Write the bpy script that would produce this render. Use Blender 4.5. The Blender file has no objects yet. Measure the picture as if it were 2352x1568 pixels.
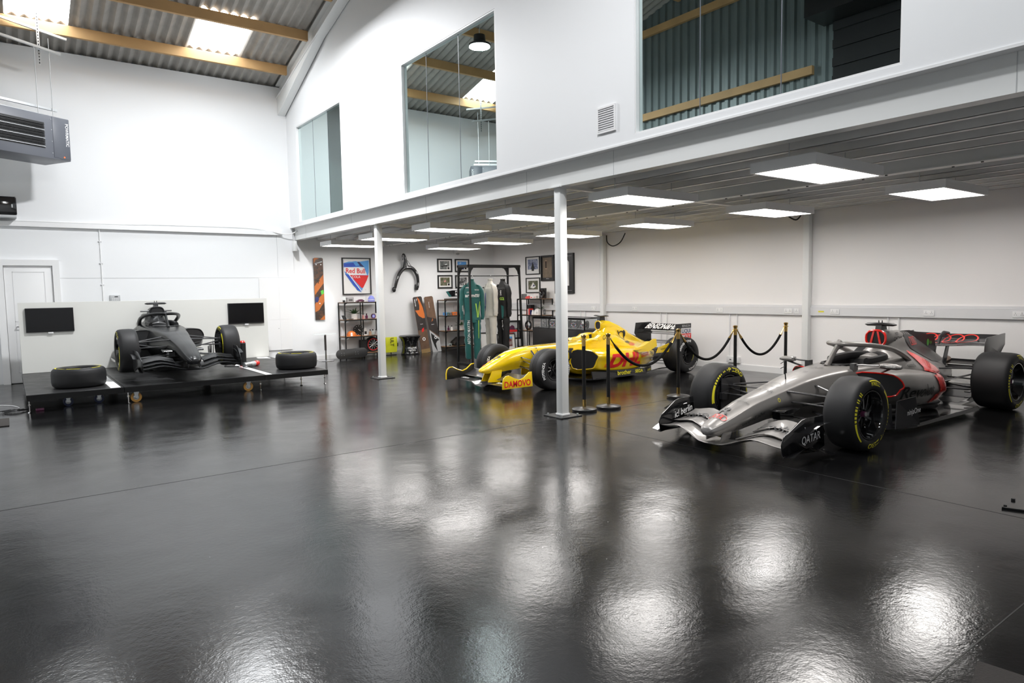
import bpy, bmesh, math, random
from mathutils import Vector as V, Matrix
from mathutils.bvhtree import BVHTree
random.seed(7)
PI = math.pi
S = bpy.context.scene
COL = S.collection

# ---------------------------------------------------------------- camera
cam_d = bpy.data.cameras.new('camera'); cam = bpy.data.objects.new('camera', cam_d); COL.objects.link(cam)
cam_d.sensor_width = 36.0; cam_d.lens = 1549.53 * 36 / 2352; cam_d.clip_start = 0.05; cam_d.clip_end = 100
def cam_axes(yaw, pitch, roll):
    w = V((math.sin(yaw)*math.cos(pitch), math.cos(yaw)*math.cos(pitch), math.sin(pitch)))
    r0 = V((math.cos(yaw), -math.sin(yaw), 0)); u0 = r0.cross(w)
    return r0*math.cos(roll)+u0*math.sin(roll), u0*math.cos(roll)-r0*math.sin(roll), w
_r, _u, _w = cam_axes(math.radians(36.6887), math.radians(-4.3213), math.radians(-0.9823))
cam.matrix_world = Matrix(((_r.x, _u.x, -_w.x, 0), (_r.y, _u.y, -_w.y, 0), (_r.z, _u.z, -_w.z, 1.575), (0, 0, 0, 1)))
S.camera = cam

# ---------------------------------------------------------------- world, view, light levels
world = bpy.data.worlds.new('world'); S.world = world; world.use_nodes = True
world.node_tree.nodes['Background'].inputs[0].default_value = (0.75, 0.86, 1.0, 1)
world.node_tree.nodes['Background'].inputs[1].default_value = 0.05
S.view_settings.view_transform = 'Standard'; S.view_settings.look = 'None'
S.view_settings.exposure = 0.12; S.view_settings.gamma = 1.0; S.view_settings.use_curve_mapping = False
try:
    S.cycles.use_denoising = True; S.cycles.max_bounces = 8; S.cycles.diffuse_bounces = 5
    S.cycles.glossy_bounces = 4; S.cycles.sample_clamp_indirect = 8.0; S.cycles.caustics_reflective = True; S.cycles.blur_glossy = 0.6; S.cycles.caustics_refractive = False
except Exception: pass
SKY_E = 14.0      # daylight through the rooflight sheets, and fill from the added front pair
LED_E = 16.5      # ceiling panels under the mezzanine
BAY_W = 390.0    # high bay lamps (watts)

# ---------------------------------------------------------------- helpers
def crs(p, n, closed=False):
    out = []; m = len(p); segs = m if closed else m-1
    for i in range(segs):
        if closed: a, b, c, d = p[(i-1) % m], p[i], p[(i+1) % m], p[(i+2) % m]
        else: a, b, c, d = p[max(i-1, 0)], p[i], p[i+1], p[min(i+2, m-1)]
        for k in range(n):
            t = k/n
            out.append(tuple(0.5*(2*b[j]+(c[j]-a[j])*t+(2*a[j]-5*b[j]+4*c[j]-d[j])*t*t+(3*b[j]-a[j]-3*c[j]+d[j])*t**3) for j in range(len(b))))
    if not closed: out.append(tuple(p[-1]))
    return out

def smooth01(t):
    t = max(0.0, min(1.0, t)); return t*t*(3-2*t)

class G:
    def __init__(s, mat=None):
        s.v = []; s.f = []; s.k = []; s.mats = []; s.c = 0; s.T = None
        if mat: s.m(mat)
    def m(s, mat):
        mt = MAT[mat] if isinstance(mat, str) else mat
        if mt not in s.mats: s.mats.append(mt)
        s.c = s.mats.index(mt); return s
    def add(s, vs, fs):
        b = len(s.v)
        s.v += [s.T @ V(p) if s.T is not None else V(p) for p in vs]
        for f in fs: s.f.append([b+i for i in f]); s.k.append(s.c)
        return s
    def box(s, x0, x1, y0, y1, z0, z1):
        vs = [(x, y, z) for z in (z0, z1) for y in (y0, y1) for x in (x0, x1)]
        return s.add(vs, [(0, 2, 3, 1), (4, 5, 7, 6), (0, 1, 5, 4), (2, 6, 7, 3), (0, 4, 6, 2), (1, 3, 7, 5)])
    def cb(s, c, d): return s.box(c[0]-d[0]/2, c[0]+d[0]/2, c[1]-d[1]/2, c[1]+d[1]/2, c[2]-d[2]/2, c[2]+d[2]/2)
    def poly(s, pts): return s.add(pts, [tuple(range(len(pts)))])
    def prism(s, pts, off):
        n = len(pts); off = V(off); vs = [V(p) for p in pts]; vs += [p+off for p in vs]
        fs = [tuple(range(n)), tuple(range(2*n-1, n-1, -1))]+[(i, (i+1) % n, n+(i+1) % n, n+i) for i in range(n)]
        return s.add(vs, fs)
    def loft(s, rings, cap=True, closed=True):
        n = len(rings[0]); vs = [p for r in rings for p in r]; fs = []
        for i in range(len(rings)-1):
            for j in range(n if closed else n-1):
                a = i*n+j; b = i*n+(j+1) % n; fs.append((a, b, b+n, a+n))
        if cap and closed: fs += [tuple(range(n-1, -1, -1)), tuple(range((len(rings)-1)*n, len(rings)*n))]
        return s.add(vs, fs)
    def grid(s, rows): return s.loft(rows, False, False)
    def tube(s, pts, r, n=8, cap=True, sq=1.0, up=None):
        pts = [V(p) for p in pts]; rings = []; m = len(pts); side = None
        for i, p in enumerate(pts):
            t = (pts[min(i+1, m-1)]-pts[max(i-1, 0)]).normalized()
            if side is None:
                a = V(up) if up else (V((0, 0, 1)) if abs(t.z) < .9 else V((1, 0, 0)))
                side = t.cross(a).normalized()
            else:
                side = (side-t*side.dot(t)).normalized()
            u2 = side.cross(t).normalized(); rr = r[i] if isinstance(r, (list, tuple)) else r
            rings.append([p+side*rr*math.cos(2*PI*k/n)+u2*rr*sq*math.sin(2*PI*k/n) for k in range(n)])
        return s.loft(rings, cap)
    def cyl(s, p, q, r, r2=None, n=16, cap=True): return s.tube([p, q], [r, r if r2 is None else r2], n, cap)
    def lathe(s, prof, o, ax, n=32, cap=False):
        ax = V(ax).normalized(); a = V((1, 0, 0)) if abs(ax.x) < .8 else V((0, 0, 1)); e1 = ax.cross(a).normalized(); e2 = ax.cross(e1); o = V(o)
        rings = [[o+ax*h+(e1*math.cos(2*PI*k/n)+e2*math.sin(2*PI*k/n))*r for k in range(n)] for r, h in prof]
        return s.loft(rings, cap)
    def ell(s, c, rx, ry, rz, n=16, m=10):
        c = V(c); rings = [[c+V((rx*math.sin(PI*i/m)*math.cos(2*PI*k/n), ry*math.sin(PI*i/m)*math.sin(2*PI*k/n), -rz*math.cos(PI*i/m))) for k in range(n)] for i in range(m+1)]
        rings[0] = [c+V((rx*.02*math.cos(2*PI*k/n), ry*.02*math.sin(2*PI*k/n), -rz)) for k in range(n)]
        rings[-1] = [c+V((rx*.02*math.cos(2*PI*k/n), ry*.02*math.sin(2*PI*k/n), rz)) for k in range(n)]
        return s.loft(rings)
    def mapped(s, vs2, fs, fn):
        b = [fn(u, v) for u, v in vs2]
        ok = [f for f in fs if all(b[i] is not None for i in f)]
        return s.add([p if p is not None else V((0, 0, 0)) for p in b], ok)
    def text(s, t, fn, size, w=None, bold=0.0, align='C', sub=0, shear=0.0, wide=1.0):
        vs, fs = glyphs(t, bold, sub)
        if not vs: return s
        x0 = min(p[0] for p in vs); x1 = max(p[0] for p in vs); y0 = min(p[1] for p in vs)
        k = size/0.73; kx = k*wide
        if w: kx = w/(x1-x0)
        ox = {'C': (x0+x1)/2, 'L': x0, 'R': x1}[align]
        return s.mapped([((x-ox)*kx+y*k*shear, y*k) for x, y in vs], fs, fn)

_gc = {}
def glyphs(t, bold, sub):
    key = (t, bold, sub)
    if key in _gc: return _gc[key]
    cu = bpy.data.curves.new('t', 'FONT'); cu.body = t; cu.size = 1.0; cu.offset = bold; cu.resolution_u = 3
    ob = bpy.data.objects.new('t', cu); COL.objects.link(ob)
    me = bpy.data.meshes.new_from_object(ob.evaluated_get(bpy.context.evaluated_depsgraph_get()))
    bpy.data.objects.remove(ob); bpy.data.curves.remove(cu)
    bm = bmesh.new(); bm.from_mesh(me); bpy.data.meshes.remove(me)
    bmesh.ops.triangulate(bm, faces=bm.faces)
    for _ in range(sub):
        es = [e for e in bm.edges if e.calc_length() > .09]
        bmesh.ops.subdivide_edges(bm, edges=es, cuts=1); bmesh.ops.triangulate(bm, faces=bm.faces)
    bm.verts.index_update()
    r = ([(v.co.x, v.co.y) for v in bm.verts], [tuple(v.index for v in f.verts) for f in bm.faces]); bm.free()
    _gc[key] = r; return r

def patch2(poly, maxe=.06):
    bm = bmesh.new(); bm.faces.new([bm.verts.new((x, y, 0)) for x, y in poly]); bmesh.ops.triangulate(bm, faces=bm.faces)
    for _ in range(7):
        es = [e for e in bm.edges if e.calc_length() > maxe]
        if not es: break
        bmesh.ops.subdivide_edges(bm, edges=es, cuts=1); bmesh.ops.triangulate(bm, faces=bm.faces)
    bm.verts.index_update()
    r = ([(v.co.x, v.co.y) for v in bm.verts], [tuple(v.index for v in f.verts) for f in bm.faces]); bm.free(); return r

def ring2(cx, cy, rx, ry, t, n=36):
    vs = []; fs = []
    for k in range(n):
        a = 2*PI*k/n; c, s_ = math.cos(a), math.sin(a)
        vs += [(cx+c*rx, cy+s_*ry), (cx+c*(rx-t), cy+s_*(ry-t))]
        b = 2*((k+1) % n); fs.append((2*k, b, b+1, 2*k+1))
    return vs, fs

def plane(o, du, dv):
    o, du, dv = V(o), V(du), V(dv)
    return lambda u, v: o+du*u+dv*v

def caster(objs, o, du, dv, d, off=.003, maxd=5):
    bs = [BVHTree.FromPolygons([v.co for v in ob.data.vertices], [p.vertices for p in ob.data.polygons]) for ob in objs]
    o, du, dv, d = V(o), V(du), V(dv), V(d).normalized()
    def fn(u, v):
        best = None
        for b in bs:
            h = b.ray_cast(o+du*u+dv*v, d, maxd)
            if h[0] is not None and (best is None or h[3] < best[3]): best = h
        if best is None: return None
        n = best[1] if best[1].dot(d) < 0 else -best[1]
        return best[0]+n*off-d*off
    return fn

def O(name, g, parent=None, sm=True, ang=38, bev=0.0, bs=2, **props):
    me = bpy.data.meshes.new(name); me.from_pydata([tuple(p) for p in g.v], [], g.f)
    for mt in g.mats: me.materials.append(mt)
    for p, k in zip(me.polygons, g.k): p.material_index = k
    bm = bmesh.new(); bm.from_mesh(me)
    bmesh.ops.recalc_face_normals(bm, faces=bm.faces)
    if bev:
        es = [e for e in bm.edges if len(e.link_faces) == 2 and e.calc_face_angle(0) > .5]
        bmesh.ops.bevel(bm, geom=es, offset=bev, segments=bs, profile=.5, affect='EDGES', clamp_overlap=True)
    bm.to_mesh(me); bm.free()
    if sm:
        me.shade_smooth(); me.set_sharp_from_angle(angle=math.radians(ang))
    o = bpy.data.objects.new(name, me); COL.objects.link(o)
    if parent is not None: o.parent = parent
    for k, v in props.items(): o[k] = v
    return o

def thing(name, label, cat, loc=(0, 0, 0), rz=0.0, group=None):
    o = bpy.data.objects.new(name, None); COL.objects.link(o); o.empty_display_size = .1
    o.location = loc; o.rotation_euler = (0, 0, rz); o['label'] = label; o['category'] = cat
    if group: o['group'] = group
    return o

def tag(o, label, cat, group=None):
    o['label'] = label; o['category'] = cat
    if group: o['group'] = group
    return o

def struct(name, g, parent=None, **k):
    o = O(name, g, parent, **k)
    if parent is None: o['kind'] = 'structure'
    return o

def dup(root, loc=None, rz=None, label=None, group=None):
    def cp(o, par):
        c = o.copy(); COL.objects.link(c)
        if par is not None: c.parent = par
        for ch in o.children: cp(ch, c)
        return c
    c = cp(root, None)
    if loc is not None: c.location = loc
    if rz is not None: c.rotation_euler = (0, 0, rz)
    if label: c['label'] = label
    if group: c['group'] = group
    return c

# ---------------------------------------------------------------- materials
MAT = {}
def mat(name, col, rough=.5, metal=0.0, coat=0.0, spec=.5, emit=0.0, bump=0.0, bscale=40.0, var=0.0, vscale=6.0, rvar=0.0, alpha=1.0, trans=0.0, sheen=0.0):
    m = bpy.data.materials.new(name); m.use_nodes = True; nt = m.node_tree; b = nt.nodes['Principled BSDF']
    b.inputs['Base Color'].default_value = (*col, 1); b.inputs['Roughness'].default_value = rough; b.inputs['Metallic'].default_value = metal
    b.inputs['Coat Weight'].default_value = coat; b.inputs['Coat Roughness'].default_value = .04; b.inputs['Specular IOR Level'].default_value = spec
    b.inputs['Alpha'].default_value = alpha; b.inputs['Transmission Weight'].default_value = trans; b.inputs['Sheen Weight'].default_value = sheen
    if emit: b.inputs['Emission Color'].default_value = (*col, 1); b.inputs['Emission Strength'].default_value = emit
    tc = nt.nodes.new('ShaderNodeTexCoord')
    if bump:
        n = nt.nodes.new('ShaderNodeTexNoise'); n.inputs['Scale'].default_value = bscale; n.inputs['Detail'].default_value = 3
        bp = nt.nodes.new('ShaderNodeBump'); bp.inputs['Strength'].default_value = bump; bp.inputs['Distance'].default_value = .01
        nt.links.new(tc.outputs['Object'], n.inputs['Vector']); nt.links.new(n.outputs['Fac'], bp.inputs['Height']); nt.links.new(bp.outputs['Normal'], b.inputs['Normal'])
    if var or rvar:
        n = nt.nodes.new('ShaderNodeTexNoise'); n.inputs['Scale'].default_value = vscale; n.inputs['Detail'].default_value = 4
        nt.links.new(tc.outputs['Object'], n.inputs['Vector'])
        if var:
            mx = nt.nodes.new('ShaderNodeMix'); mx.data_type = 'RGBA'
            mx.inputs[6].default_value = (*[c*(1-var) for c in col], 1); mx.inputs[7].default_value = (*[min(1, c*(1+var)) for c in col], 1)
            nt.links.new(n.outputs['Fac'], mx.inputs[0]); nt.links.new(mx.outputs[2], b.inputs['Base Color'])
        if rvar:
            r = nt.nodes.new('ShaderNodeMapRange'); r.inputs['To Min'].default_value = max(.02, rough-rvar); r.inputs['To Max'].default_value = rough+rvar
            nt.links.new(n.outputs['Fac'], r.inputs['Value']); nt.links.new(r.outputs[0], b.inputs['Roughness'])
    MAT[name] = m; return m

mat('wall_white', (.84, .85, .86), .55, bump=.02, bscale=60)
mat('wall_cream', (.91, .89, .88), .6, bump=.02, bscale=60)
mat('trim_white', (.86, .86, .86), .35)
mat('steel_white', (.82, .83, .82), .35, bump=.02, bscale=25)
mat('deck_grey', (.80, .80, .79), .45, metal=.0, var=.12, vscale=3)
mat('joist_grey', (.80, .80, .79), .4, metal=.15, var=.1, vscale=4)
mat('cement', (.42, .40, .37), .85, bump=.15, bscale=60, var=.22, vscale=5)
mat('cladding', (.17, .205, .205), .45, metal=.2)
mat('black_matt', (.012, .012, .013), .5)
mat('black_satin', (.016, .016, .017), .32)
mat('black_gloss', (.008, .008, .009), .08, coat=1)
mat('black_metal', (.008, .008, .0085), .45, spec=.3)
mat('screen', (.004, .004, .005), .12)
mat('rubber', (.016, .016, .017), .55, spec=.35, bump=.05, bscale=180, var=.15, vscale=3)
mat('rubber_side', (.014, .014, .015), .35)
mat('silver_car', (.27, .258, .247), .40, metal=.45, coat=.2)
mat('dark_silver', (.09, .09, .09), .3, metal=.6, coat=.4)
mat('carbon', (.02, .02, .022), .3, coat=.4)
mat('carbon_gloss', (.01, .01, .011), .12, coat=1)
mat('graphite', (.010, .0105, .0115), .30, spec=.32, coat=.12)
mat('red_paint', (.85, .02, .012), .22, coat=.8)
mat('red_flat', (.9, .06, .045), .35)
mat('yellow_paint', (.88, .60, .008), .2, coat=1)
mat('yellow_ink', (.80, .72, .03), .5)
mat('lime', (.72, .75, .03), .3, coat=.5)
mat('white_ink', (.85, .85, .85), .5)
mat('black_ink', (.015, .015, .015), .4)
mat('grey_ink', (.10, .10, .10), .4)
mat('red_ink', (.70, .02, .02), .4)
mat('navy_ink', (.03, .04, .14), .4)
mat('blue_ink', (.03, .09, .5), .4)
mat('sky_ink', (.10, .35, .75), .4)
mat('orange', (.66, .17, .03), .45)
mat('orange_ink', (.48, .14, .03), .5, var=.2, vscale=8)
mat('teal', (.004, .105, .098), .6, bump=.5, bscale=14, sheen=.3)
mat('lime_ink', (.45, .75, .10), .5)
mat('white_cloth', (.66, .63, .57), .75, bump=.5, bscale=12)
mat('black_cloth', (.010, .010, .011), .7, bump=.4, bscale=12)
mat('velvet', (.006, .006, .006), .9, spec=.2)
mat('brass', (.62, .42, .14), .18, metal=1)
mat('chrome', (.75, .75, .76), .12, metal=1)
mat('zinc', (.62, .64, .65), .3, metal=.9, var=.1)
mat('gold_wheel', (.42, .22, .05), .4)
mat('blue_wheel', (.02, .03, .09), .4)
mat('heater_grey', (.14, .15, .175), .4)
mat('timber', (.52, .32, .14), .6, var=.25, vscale=2.2)
mat('shelf_wood', (.30, .17, .09), .55, var=.3, vscale=7)
mat('plank_wood', (.15, .085, .05), .6, var=.45, vscale=9)
mat('plank_dark', (.035, .028, .026), .5, var=.4, vscale=9)
mat('plank_tan', (.34, .22, .09), .6, var=.3, vscale=12)
mat('board_cream', (.78, .78, .74), .4)
mat('platform', (.016, .016, .017), .4, bump=.05, bscale=120, rvar=.1, vscale=5)
mat('leaf', (.035, .11, .03), .5, var=.4, vscale=9)
mat('leaf_light', (.10, .20, .07), .5)
mat('pot_white', (.75, .74, .72), .35)
mat('clear_glass', (.80, .95, .93), .02, trans=.0, alpha=.22, spec=.8)
mat('clear_acrylic', (.9, .93, .95), .03, alpha=.10, spec=.8)
mat('paper_white', (.82, .81, .79), .6)
mat('grey_box', (.36, .36, .37), .5)
mat('grey_plastic', (.50, .51, .52), .4)
mat('brown_photo', (.20, .15, .10), .4, var=.5, vscale=9)
mat('lavender', (.22, .26, .80), .4)
mat('plum', (.10, .02, .06), .35)
mat('pink', (.62, .30, .28), .5)
mat('socket', (.74, .74, .75), .3)
mat('skin_tan', (.5, .33, .22), .6)
mat('green_ink', (.10, .50, .06), .4)
mat('mat_brown', (.035, .03, .027), .9, bump=.4, bscale=120)
mat('mirror_glass', (.7, .72, .74), .03, metal=1)
def photo_mat(name, cols, scale, seed):
    m = mat(name, cols[0], .35); nt = m.node_tree; b = nt.nodes['Principled BSDF']; tc = nt.nodes.new('ShaderNodeTexCoord')
    mp = nt.nodes.new('ShaderNodeMapping'); mp.inputs['Location'].default_value = (seed, seed*2, 0)
    n = nt.nodes.new('ShaderNodeTexNoise'); n.inputs['Scale'].default_value = scale; n.inputs['Detail'].default_value = 6; n.inputs['Roughness'].default_value = .7
    r = nt.nodes.new('ShaderNodeValToRGB'); r.color_ramp.interpolation = 'CONSTANT'
    while len(r.color_ramp.elements) < len(cols): r.color_ramp.elements.new(.5)
    for i, c in enumerate(cols):
        e = r.color_ramp.elements[i]; e.position = .0 if i == 0 else .36+.28*(i-1)/max(1, len(cols)-2); e.color = (*c, 1)
    nt.links.new(tc.outputs['Object'], mp.inputs['Vector']); nt.links.new(mp.outputs[0], n.inputs['Vector']); nt.links.new(n.outputs['Fac'], r.inputs[0]); nt.links.new(r.outputs[0], b.inputs['Base Color'])
photo_mat('photo_grey', [(.05, .05, .05), (.12, .13, .13), (.25, .26, .24), (.5, .5, .48)], 9, 1)
photo_mat('photo_green', [(.03, .035, .02), (.09, .10, .05), (.18, .17, .12), (.30, .20, .16)], 10, 3)
photo_mat('photo_mono', [(.01, .01, .01), (.06, .06, .06), (.3, .3, .3), (.7, .7, .7)], 12, 5)
photo_mat('photo_blue', [(.05, .06, .10), (.15, .18, .30), (.35, .38, .5), (.7, .72, .75)], 11, 8)
photo_mat('photo_race', [(.02, .02, .02), (.20, .05, .05), (.35, .30, .28), (.5, .18, .05)], 12, 2)
photo_mat('plank_art', [(.025, .02, .02), (.05, .035, .03), (.10, .05, .03), (.30, .14, .07)], 9, 4)

def emissive(name, col, e):
    m = bpy.data.materials.new(name); m.use_nodes = True; nt = m.node_tree; nt.nodes.clear()
    o = nt.nodes.new('ShaderNodeOutputMaterial'); em = nt.nodes.new('ShaderNodeEmission'); em.inputs[0].default_value = (*col, 1); em.inputs[1].default_value = e
    nt.links.new(em.outputs[0], o.inputs[0]); MAT[name] = m
emissive('led', (1.0, .965, .93), LED_E)
emissive('rooflight', (.93, .97, 1.0), SKY_E)
emissive('bay_glow', (1.0, .98, .95), 14.0)
emissive('red_lamp', (1.0, .2, .08), 1.5)

def glass_mat():
    m = bpy.data.materials.new('window_glass'); m.use_nodes = True; nt = m.node_tree; nt.nodes.clear()
    o = nt.nodes.new('ShaderNodeOutputMaterial'); mx = nt.nodes.new('ShaderNodeMixShader'); tr = nt.nodes.new('ShaderNodeBsdfTransparent'); gl = nt.nodes.new('ShaderNodeBsdfGlossy')
    tr.inputs[0].default_value = (.42, .52, .50, 1); gl.inputs[0].default_value = (.66, .76, .755, 1); gl.inputs['Roughness'].default_value = .004
    fr = nt.nodes.new('ShaderNodeFresnel'); fr.inputs[0].default_value = 2.5
    nt.links.new(fr.outputs[0], mx.inputs[0]); nt.links.new(tr.outputs[0], mx.inputs[1]); nt.links.new(gl.outputs[0], mx.inputs[2]); nt.links.new(mx.outputs[0], o.inputs[0])
    MAT['window_glass'] = m
glass_mat()

def floor_mat():
    m = bpy.data.materials.new('epoxy_floor'); m.use_nodes = True; nt = m.node_tree; b = nt.nodes['Principled BSDF']; L = nt.links.new
    tc = nt.nodes.new('ShaderNodeTexCoord')
    def noise(sc, det, rough=.5, dist=0.0):
        n = nt.nodes.new('ShaderNodeTexNoise'); n.inputs['Scale'].default_value = sc; n.inputs['Detail'].default_value = det; n.inputs['Roughness'].default_value = rough; n.inputs['Distortion'].default_value = dist
        L(tc.outputs['Object'], n.inputs['Vector']); return n
    n1 = noise(.55, 5, .6, .8)
    cr = nt.nodes.new('ShaderNodeValToRGB'); cr.color_ramp.elements[0].position = .35; cr.color_ramp.elements[0].color = (.0045, .0045, .005, 1); cr.color_ramp.elements[1].position = .7; cr.color_ramp.elements[1].color = (.011, .0108, .0108, 1)
    L(n1.outputs['Fac'], cr.inputs[0])
    vo = nt.nodes.new('ShaderNodeTexVoronoi'); vo.inputs['Scale'].default_value = 9; L(tc.outputs['Object'], vo.inputs['Vector'])
    lt = nt.nodes.new('ShaderNodeMath'); lt.operation = 'LESS_THAN'; lt.inputs[1].default_value = .035; L(vo.outputs['Distance'], lt.inputs[0])
    n2 = noise(1.3, 3); gt = nt.nodes.new('ShaderNodeMath'); gt.operation = 'GREATER_THAN'; gt.inputs[1].default_value = .52; L(n2.outputs['Fac'], gt.inputs[0])
    mu = nt.nodes.new('ShaderNodeMath'); mu.operation = 'MULTIPLY'; L(lt.outputs[0], mu.inputs[0]); L(gt.outputs[0], mu.inputs[1])
    mx = nt.nodes.new('ShaderNodeMix'); mx.data_type = 'RGBA'; L(mu.outputs[0], mx.inputs[0]); L(cr.outputs[0], mx.inputs[6]); mx.inputs[7].default_value = (.16, .16, .16, 1)
    L(mx.outputs[2], b.inputs['Base Color'])
    n3 = noise(.9, 4, .6, 1.2); mr = nt.nodes.new('ShaderNodeMapRange'); mr.inputs['From Min'].default_value = .3; mr.inputs['From Max'].default_value = .7
    mr.inputs['To Min'].default_value = .12; mr.inputs['To Max'].default_value = .215; L(n3.outputs['Fac'], mr.inputs['Value']); L(mr.outputs[0], b.inputs['Roughness'])
    n4 = noise(30, 3); n5 = noise(2.2, 2, .4); n6 = noise(110, 2)
    a1 = nt.nodes.new('ShaderNodeMath'); a1.operation = 'MULTIPLY_ADD'; a1.inputs[1].default_value = 6.0; L(n5.outputs['Fac'], a1.inputs[0]); L(n4.outputs['Fac'], a1.inputs[2])
    a2 = nt.nodes.new('ShaderNodeMath'); a2.operation = 'MULTIPLY_ADD'; a2.inputs[1].default_value = .45; L(n6.outputs['Fac'], a2.inputs[0]); L(a1.outputs[0], a2.inputs[2])
    bp = nt.nodes.new('ShaderNodeBump'); bp.inputs['Strength'].default_value = .22; bp.inputs['Distance'].default_value = .0035; L(a2.outputs[0], bp.inputs['Height']); L(bp.outputs[0], b.inputs['Normal'])
    b.inputs['Specular IOR Level'].default_value = .47
    MAT['epoxy_floor'] = m
floor_mat()
# ================================================================ SETTING
XW, XL, YB, YF, XM = 11.07, -1.0, 15.66, -1.5, 5.32
RIDGE = 7.4
def roof_z(y): return 6.25+.25*(15.66-y) if y >= RIDGE else 6.25+.25*(15.66-RIDGE)-.25*(RIDGE-y)

struct('floor', G('epoxy_floor').box(XL, XW+.1, YF, YB+.1, -.1, 0), sm=False)
g = G('black_ink')     # saw-cut joints in the slab
for a in ((XL, XW, 6.247, 6.253), (XL, XW, 1.077, 1.083)): g.box(a[0], a[1], a[2], a[3], 0, .0012)
g.box(5.347, 5.353, YF, 6.25, 0, .0012)
struct('trim_1', g, sm=False)
g = G('wall_white').box(XL, 5.36, 15.60, YB+.15, 0, 6.22).box(5.36, XW+.1, YB, YB+.15, 0, 6.22)
struct('wall_back', g, sm=False)
struct('wall_right', G('wall_cream').box(XW, XW+.15, YF, YB, 0, 6.2), sm=False)
g = G('wall_white').box(XL, XW, YF-.15, YF, 0, 8.5)
struct('wall_front', g, sm=False)
# left wall: brick-high plaster below, profiled cladding on timber rails above, with a roller shutter
g = G('wall_white').box(XL-.15, XL, YF, YB, 0, 2.4)
g.m('cladding'); rows = [[], []]
y = YF
while y < YB:
    for dy, dx in ((0, 0), (.07, 0), (.10, .04), (.17, .04)):
        for k, z in ((0, 2.4), (1, 8.4)): rows[k].append((XL+dx, y+dy, z))
    y += .2
g.grid(rows)
struct('wall_left', g, sm=False)
for i, z in enumerate((3.5, 5.3, 7.1)):
    tag(O('sheeting_rail', G('timber').box(XL+.045, XL+.125, 6.6, YB-.1, z, z+.15), sm=False), ['lowest', 'middle', 'upper'][i]+' timber rail across the profiled side cladding', 'rail', 'sheeting rails on the side wall')
g = G('black_satin')
for k in range(40): g.box(XL+.13, XL+.16+.03*(k % 2), 1.2, 6.2, .05+k*.15, .05+k*.15+.146)
g.box(XL+.1, XL+.75, 1.0, 6.4, 6.05, 6.8)
struct('door_2', g, sm=False)

# roof of fibre cement sheets with rooflights
PITCH = .177
SKY = [(.24, 1.17), (3.15, 4.08)]
SKYY = [(13.5, 14.78), (.0, 1.3)]  # second span: unseen front-slope rooflights, added as fill light
ys = sorted(set([YB+.1, 14.78, 14.1, 13.5, 12.2, 10.9, 9.6, 8.3, RIDGE, 6.2, 4.9, 3.6, 2.3, 1.3, .65, 0.0, YF-.1]))
nx = int((XM+.1-XL)/(PITCH/8)); xs = [XL+i*PITCH/8 for i in range(nx+1)]
def rz(x, y): return roof_z(y)+.028*math.cos(2*PI*x/PITCH)+.03
groof = G('cement'); gsky = {}
vs = [(x, y, rz(x, y)) for y in ys for x in xs]; fr = []
for j in range(len(ys)-1):
    for i in range(nx):
        xm = (xs[i]+xs[i+1])/2; ym = (ys[j]+ys[j+1])/2; hit = None
        for a, sx in enumerate(SKY):
            for b, sy in enumerate(SKYY):
                if sx[0] < xm < sx[1] and sy[0] < ym < sy[1]: hit = (a, b)
        q = (j*(nx+1)+i, j*(nx+1)+i+1, (j+1)*(nx+1)+i+1, (j+1)*(nx+1)+i)
        if hit: gsky.setdefault(hit, []).append(q)
        else: fr.append(q)
groof.add(vs, fr)
struct('ceiling', groof)
for n, (k, qs) in enumerate(sorted(gsky.items())):
    used = sorted({i for q in qs for i in q}); ix = {i: n2 for n2, i in enumerate(used)}
    struct('window_%d' % (n+4), G('rooflight').add([vs[i] for i in used], [tuple(ix[i] for i in q) for q in qs]))
# sheet seams
pl = [14.80, 13.5, 12.2, 10.9, 9.6, 8.3, 6.3, 5.0, 3.7, 2.4, 1.1, -.2]
for i, y in enumerate(pl):
    zt = roof_z(y)-.005
    tag(O('timber_purlin', G('timber').box(XL+.05, 5.10, y-.04, y+.035, zt-.19, zt), sm=False, bev=.004, bs=1),
        'timber roof purlin, number %s from the eaves of the tall back wall' % ['one', 'two', 'three', 'four', 'five', 'six', 'seven', 'eight', 'nine', 'ten', 'eleven', 'twelve'][i], 'purlin', 'timber roof purlins')
# white rafter along the wall over the mezzanine
g = G('steel_white')
def rake(y0, y1, x0, x1, d0, d1):
    g.add([(x, y, roof_z(y)-d) for y in (y0, y1) for x in (x0, x1) for d in (d0, d1)], [(0, 1, 3, 2), (4, 6, 7, 5), (0, 2, 6, 4), (1, 5, 7, 3), (0, 4, 5, 1), (2, 3, 7, 6)])
rake(15.6, RIDGE, 5.11, 5.31, .0, .03); rake(15.6, RIDGE, 5.11, 5.31, .27, .30); rake(15.6, RIDGE, 5.19, 5.22, .03, .28)
g.prism([(5.13, 15.6, 6.0), (5.13, 13.0, 6.62), (5.13, 15.6, 5.60)], (.17, 0, 0))
tag(O('steel_rafter', g, sm=False, bev=.006, bs=1), 'white painted steel rafter running up the slope beside the window wall', 'rafter')
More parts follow.
